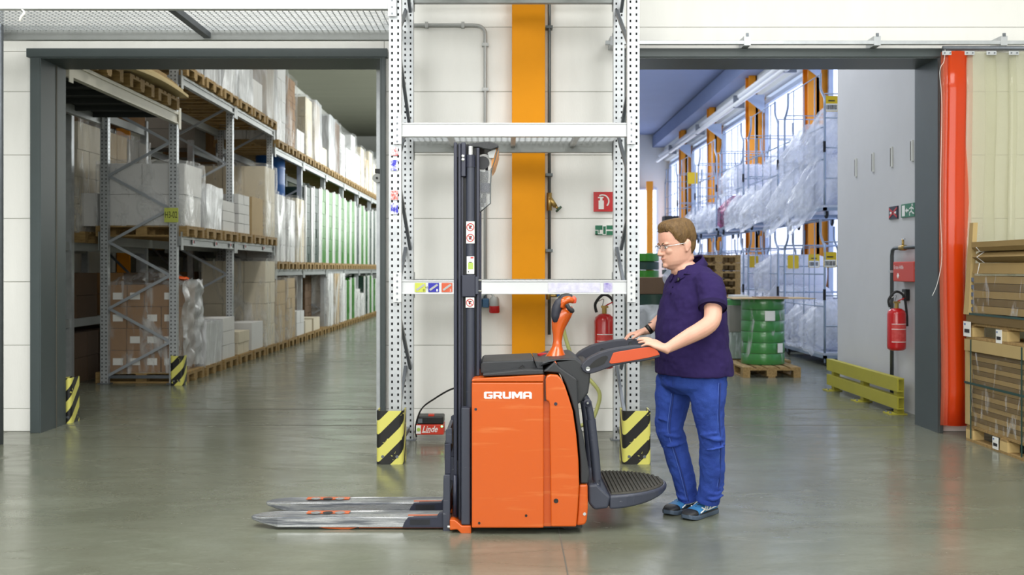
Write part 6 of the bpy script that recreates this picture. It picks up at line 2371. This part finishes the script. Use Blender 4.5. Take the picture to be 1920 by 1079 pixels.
rows_ = []
for z in zs:
    F_, B_, S_ = hslice(z)
    row = []
    for k in range(NH):
        t = 2 * PI * k / NH
        deg = math.degrees(t) if t <= PI else math.degrees(t) - 360
        hl = hairline(deg) + .004 * mnoise.noise((deg * .12, z * 10, 3))
        zz = max(z, hl)
        F_, B_, S_ = hslice(min(zz, .1319))
        edge = min(1.0, max(0.0, (zz - hl) / .03))
        g = .001 + .011 * edge + .0025 * mnoise.noise((math.cos(t) * 9, math.sin(t) * 9, zz * 40))
        if zz > .05 and abs(deg) < 60:
            g += .010 * (1 - abs(deg) / 60) * edge
        if abs(deg) > 65 and zz < .07:
            g *= .55 + .45 * max(0, zz) / .07
        g += .006 * max(0, (zz - .09) / .04)
        c, s = math.cos(t), math.sin(t)
        x = ((F_ if c > 0 else B_) + g) * math.copysign(abs(c) ** .88, c)
        y = (S_ + g) * math.copysign(abs(s) ** .88, s)
        row.append(HP(x, y, zz + .012 * max(0, (zz - .07) / .06)))
    rows_.append(row)
b.loft(rows_, caps=False)
n0 = len(b.v)
b.v.append(HP(-.01, 0, .15))
base = (len(rows_) - 1) * NH
b.f += [(base + k, base + (k + 1) % NH, n0) for k in range(NH)]
ho = b.build('hair', 'hair_brown', MAN, smooth=True, label='short brown hair')
sd = ho.modifiers.new('solid', 'SOLIDIFY')
sd.thickness = .006
sd.offset = -1

# ---- glasses
gl = MB()
for s in (-1, 1):
    gl.tube([HP(.103, s * .064, .004), HP(.06, s * .083, .005), HP(.0, s * .087, .006), HP(-.03, s * .088, -.008)], [.0022, .002, .002, .0018], 6)
go = gl.build('glasses', mat('specs_silver', (226, 226, 228), .25, .6), MAN, smooth=True, label='thin rimmed silver glasses')
for s in (-1, 1):
    rim = []
    for k in range(17):
        a = 2 * PI * k / 16
        y = .036 + .026 * math.copysign(abs(math.cos(a)) ** .7, math.cos(a))
        z = -.006 + .0165 * math.copysign(abs(math.sin(a)) ** .7, math.sin(a))
        rim.append(HP(.113 - .22 * max(0, y - .03) ** 1.0, s * y, z))
    top = rim[0:9]
    MB().tube(top, .0022, 6).build('brow_bar', 'eye_dark', go, smooth=True)
    q = MB()
    q.v = rim[:16]
    q.f = [tuple(range(16))]
    q.build('lens', 'lens', go)
MB().tube([HP(.114, .011, .002), HP(.118, 0, .006), HP(.114, -.011, .002)], .0018, 6).build('bridge', 'specs_silver', go, smooth=True)

# ---- polo shirt
sh = MB()
sh.loft([oval(W(cx, py, YC), hd, hw, 32) for py, cx, hd, hw in TOR])
SL_L = [(1318, 524, 6.14, .075), (1330, 540, 6.08, .084), (1336, 558, 6.03, .082), (1336, 577, 5.995, .080)]
SL_R = [(1284, 524, 6.40, .075), (1274, 542, 6.46, .08), (1268, 560, 6.50, .078), (1263, 574, 6.52, .074)]
for sl in (SL_L, SL_R):
    sh.tube(smooth_path([W(a, c, y) for a, c, y, r in sl], 3), smooth_r([r for *_, r in sl], 3), 20)
# soft drape folds
rf = random.Random(11)
for k in range(7):
    y_ = 572 + 15 * k
    a0 = R(-38 + 10 * rf.random())
    pts = []
    for q in range(7):
        t = a0 - R(58) * q / 6
        row = min(TOR, key=lambda r_: abs(r_[0] - y_))
        c = W(row[1], y_ + 5.0 * q + 5 * math.sin(q), YC)
        pts.append(c + TF * (row[2] - .004) * math.cos(-t) + TL * (row[3] - .004) * math.sin(-t))
    sh.tube(smooth_path(pts, 2), smooth_r([.002, .008, .012, .013, .012, .008, .003], 2), 8)
so = sh.build('polo_shirt', 'shirt_navy', MAN, smooth=True, label='navy short-sleeved polo shirt')
remesh(so, .007, 5, .5, [(.11, .022, 2), (.035, .006, 2)])
# sleeve cuffs and hem band
for (a, c, y, r), nxt in ((SL_L[-1], SL_L[-2]), (SL_R[-1], SL_R[-2])):
    p, d = W(a, c, y), (W(a, c, y) - W(nxt[0], nxt[1], nxt[2])).normalized()
    MB().tube([p - d * .02, p + d * .006], r + .002, 24, caps=False).build('sleeve_cuff', 'shirt_dark', MAN, smooth=True)
# collar
col = MB()
cc = W(1291, 500, YC)
cf, cl = vec(22)
N = 32
rings = []
for rr, dz, fr in ((.074, .010, 0), (.082, .020, .0), (.095, -.004, 1), (.112, -.030, 1)):
    ring = []
    for k in range(N + 1):
        t = R(14) + (2 * PI - R(28)) * k / N
        c, s = math.cos(t), math.sin(t)
        slope = -.048 * (c + 1) / 2 + .052 * (1 - c) / 2
        pt = .022 * fr * max(0, c) ** 6
        ring.append(cc + cf * (c * (rr + .006) + .002) + cl * s * (rr + .004) + UPV * (slope + dz - pt))
    rings.append(ring)
for r_ in rings:
    col.v += r_
M = N + 1
for i in range(3):
    for k in range(N):
        col.f.append((i * M + k, i * M + k + 1, (i + 1) * M + k + 1, (i + 1) * M + k))
co = col.build('collar', 'shirt_navy', MAN, smooth=True)
s_ = co.modifiers.new('solid', 'SOLIDIFY')
s_.thickness = .004


def on_torso(py, deg, out=.0):
    rows = [r_ for r_ in TOR]
    for a, c in zip(rows[:-1], rows[1:]):
        if a[0] <= py <= c[0]:
            t = (py - a[0]) / (c[0] - a[0])
            cx, hd, hw = [a[i] + (c[i] - a[i]) * t for i in (1, 2, 3)]
            break
    t = R(deg)
    cs, sn = math.cos(t), math.sin(t)
    return W(cx, py, YC) + TF * ((hd + out) * math.copysign(abs(cs) ** .9, cs)) + TL * ((hw + out) * math.copysign(abs(sn) ** .9, sn))


MB().tube([on_torso(py, 0, .0) for py in (512, 520, 530, 542, 553)], .016, 8, flat=.3, up=TF).build('placket', 'shirt_navy', MAN, smooth=True)
for py in (527, 538, 549):
    MB().ell(on_torso(py, 1, .008), .005, .005, .005, 8, 6).build('button', 'shirt_dark', MAN, smooth=True)
MB().tube([on_torso(521, 8, .012), on_torso(528, 9, .012)], .007, 8).build('microphone_clip', 'black', MAN, smooth=True)
MB().tube([on_torso(514, 16, .006), on_torso(517, 60, .006), on_torso(520, 84, .006)], .003, 6).build('shoulder_seam', 'shirt_dark', MAN, smooth=True)

# ---- jeans
je = MB()
for leg in (NL, FL):
    pts = [W(a, c, y) for a, c, y, r in leg]
    je.tube(smooth_path(pts, 3), smooth_r([r for *_, r in leg], 3), 22)
hips = [(668, 1300, .175, .215), (690, 1300, .18, .22), (708, 1299, .18, .222), (724, 1298, .165, .215), (738, 1297, .11, .17)]
je.loft([oval(W(cx, py, YC + .01), hd, hw, 26) for py, cx, hd, hw in hips])
for leg, kk in ((NL, 812), (FL, 806)):
    a = min(leg, key=lambda q: abs(q[1] - kk))
    for j in range(4):
        c = W(a[0] - 6 + 3 * j, kk - 18 + 14 * j, a[2])
        r = a[3] - .003
        pts = [c + Vector((r * math.cos(R(-150 + 26 * q)), r * math.sin(R(-150 + 26 * q)), (.006 * q - .02) * (1 if j % 2 else -1))) for q in range(6)]
        je.tube(smooth_path(pts, 2), smooth_r([.002, .007, .011, .011, .007, .002], 2), 8)
    q = leg[-2]
    for j in range(3):
        c = W(q[0] + 2, 908 + 11 * j, q[2] + .015)
        r = q[3] - .004
        pts = [c + Vector((r * math.cos(R(-165 + 30 * u)), r * math.sin(R(-165 + 30 * u)), .012 * math.sin(u * 1.4 + j))) for u in range(6)]
        je.tube(smooth_path(pts, 2), smooth_r([.002, .007, .01, .01, .007, .002], 2), 8)
jo = je.build('jeans', 'denim', MAN, smooth=True, label='blue denim jeans')
remesh(jo, .007, 4, .5, [(.09, .018, 2), (.03, .006, 2)])
for leg, ang in ((NL, -62), (FL, -100)):
    a = leg[-1]
    p, d = W(*a[:3]), (W(*a[:3]) - W(*leg[-2][:3])).normalized()
    MB().tube([p - d * .022, p - d * .008, p + d * .008], [a[3] + .003, a[3] + .006, a[3] + .004], 24, caps=False).build('hem', 'denim', MAN, smooth=True)
    seam = []
    for q in leg[1:]:
        c = W(*q[:3])
        seam.append(c + Vector(((q[3] + .004) * math.cos(R(ang)), (q[3] + .004) * math.sin(R(ang)), 0)))
    MB().tube(smooth_path(seam, 4), .0032, 6).build('side_seam', 'denim_dark', MAN, smooth=True)
    seam2 = [v + Vector((-.011, 0, 0)) for v in seam]
    MB().tube(smooth_path(seam2, 4), .002, 6).build('seam_stitch', 'denim_light', MAN, smooth=True)


# ---- safety shoes
def shoe(heel, toe, name_label):
    h, t = Vector(heel), Vector(toe)
    d = (t - h)
    L = d.length
    d.normalize()
    s = UPV.cross(d)
    def P(u, v, z):
        return h + d * (u * L) + s * v + UPV * z
    prof = [(-.02, .026, .028, .085), (.02, .036, .02, .10), (.12, .041, .02, .105), (.25, .041, .02, .10), (.38, .040, .02, .092), (.5, .042, .02, .08), (.62, .046, .02, .068), (.75, .049, .02, .06), (.87, .046, .022, .054), (.96, .034, .024, .045), (1.0, .018, .028, .036)]

    def rings(lst, g=0.0, z_lo=None):
        out = []
        for u, w, z0, z1 in lst:
            zc, hz = (z0 + z1) / 2, (z1 - z0) / 2 + g
            out.append([P(u + (g / L if u > .9 else 0), (w + g) * math.copysign(abs(math.cos(2 * PI * k / 20)) ** .75, math.cos(2 * PI * k / 20)), zc + hz * math.copysign(abs(math.sin(2 * PI * k / 20)) ** .75, math.sin(2 * PI * k / 20))) for k in range(20)])
        return out
    r_ = thing_part = MB().loft(rings(prof)).build('shoe', 'shoe_blue', MAN, smooth=True, label=name_label)
    MB().loft(rings([(.80, .048, .02, .057)] + prof[8:], .003)).build('toe_cap', 'shoe_black', r_, smooth=True)
    MB().loft(rings([(u, w, z0, .034) for u, w, z0, z1 in prof[:8]], .0025)).build('mud_guard', 'shoe_black', r_, smooth=True)
    outl = [(u, w + .006) for u, w, *_ in prof]
    poly = [(u, w) for u, w in outl] + [(u, -w) for u, w in reversed(outl)]
    b = MB()
    n = len(poly)
    for z in (0.001, .014, .026):
        for u, w in poly:
            lift = .012 * max(0, (u - .8) / .2) ** 2
            b.v.append(P(u * 1.01, w * (1 if z > .01 else .96), z + lift))
    b.f = [tuple(range(n)), tuple(range(2 * n, 3 * n))]
    for k in range(2):
        b.f += [(k * n + i, k * n + (i + 1) % n, (k + 1) * n + (i + 1) % n, (k + 1) * n + i) for i in range(n)]
    b.build('sole', 'shoe_sole', r_, bevel=.003)
    # white overlay lines on both flanks, laces
    for sd_ in (-1, 1):
        w = MB()

        def Q(u, fz):
            for a, c in zip(prof[:-1], prof[1:]):
                if a[0] <= u <= c[0]:
                    q = (u - a[0]) / (c[0] - a[0])
                    ww, z0, z1 = [a[i] + (c[i] - a[i]) * q for i in (1, 2, 3)]
                    break
            ang = R(-30 + 110 * fz)
            return P(u, sd_ * (ww + .001) * abs(math.cos(ang)) ** .75, (z0 + z1) / 2 + ((z1 - z0) / 2 + .001) * math.copysign(abs(math.sin(ang)) ** .75, math.sin(ang)))
        for line in ([(.45, .75), (.5, .45), (.6, .3), (.72, .25)], [(.38, .8), (.4, .5), (.48, .2)], [(.62, .7), (.58, .45), (.48, .2), (.3, .15), (.1, .2)], [(.3, .75), (.28, .45), (.36, .2)], [(.1, .75), (.16, .4), (.3, .3)]):
            w.tube(smooth_path([Q(*q) for q in line], 3), .0042, 6)
        w.build('white_overlay', 'sign_white', r_, smooth=True)
    for k in range(4):
        u = .40 + .075 * k
        z = [q for q in prof if q[0] >= u][0][3] + .003
        MB().tube([P(u, -.022, z - .006), P(u + .02, 0, z + .002), P(u, .022, z - .006)], .004, 6).build('lace', 'shoe_black', r_, smooth=True)
    MB().ell(P(.36, 0, .098), .012, .012, .006, 8, 6).build('lace_lock', 'truck_orange', r_, smooth=True)
    return r_


def ground(px, py):
    y = F * EYE / (py - CY)
    return Vector((XX(px, y), y, 0))


shoe(ground(1338, 961), ground(1286, 977), 'blue and black safety shoe, left foot')
shoe(ground(1304, 949), ground(1251, 968), 'blue and black safety shoe, right foot')
# ---- watch on the far wrist
p, q = W(1220, 615.5, 6.50), W(1214, 620, 6.50)
d = (q - p).normalized()
wt = MB().tube([p, q], .0325, 20, caps=False).build('watch', 'black', MAN, smooth=True, label='black wristwatch')
wt.modifiers.new('solid', 'SOLIDIFY').thickness = .004
MB().tube([p + d * .002 + Vector((0, -.0, .034)), p + d * .002 + Vector((0, 0, .038))], .016, 12).build('watch_face', 'eye_dark', wt, smooth=True, auto=30)
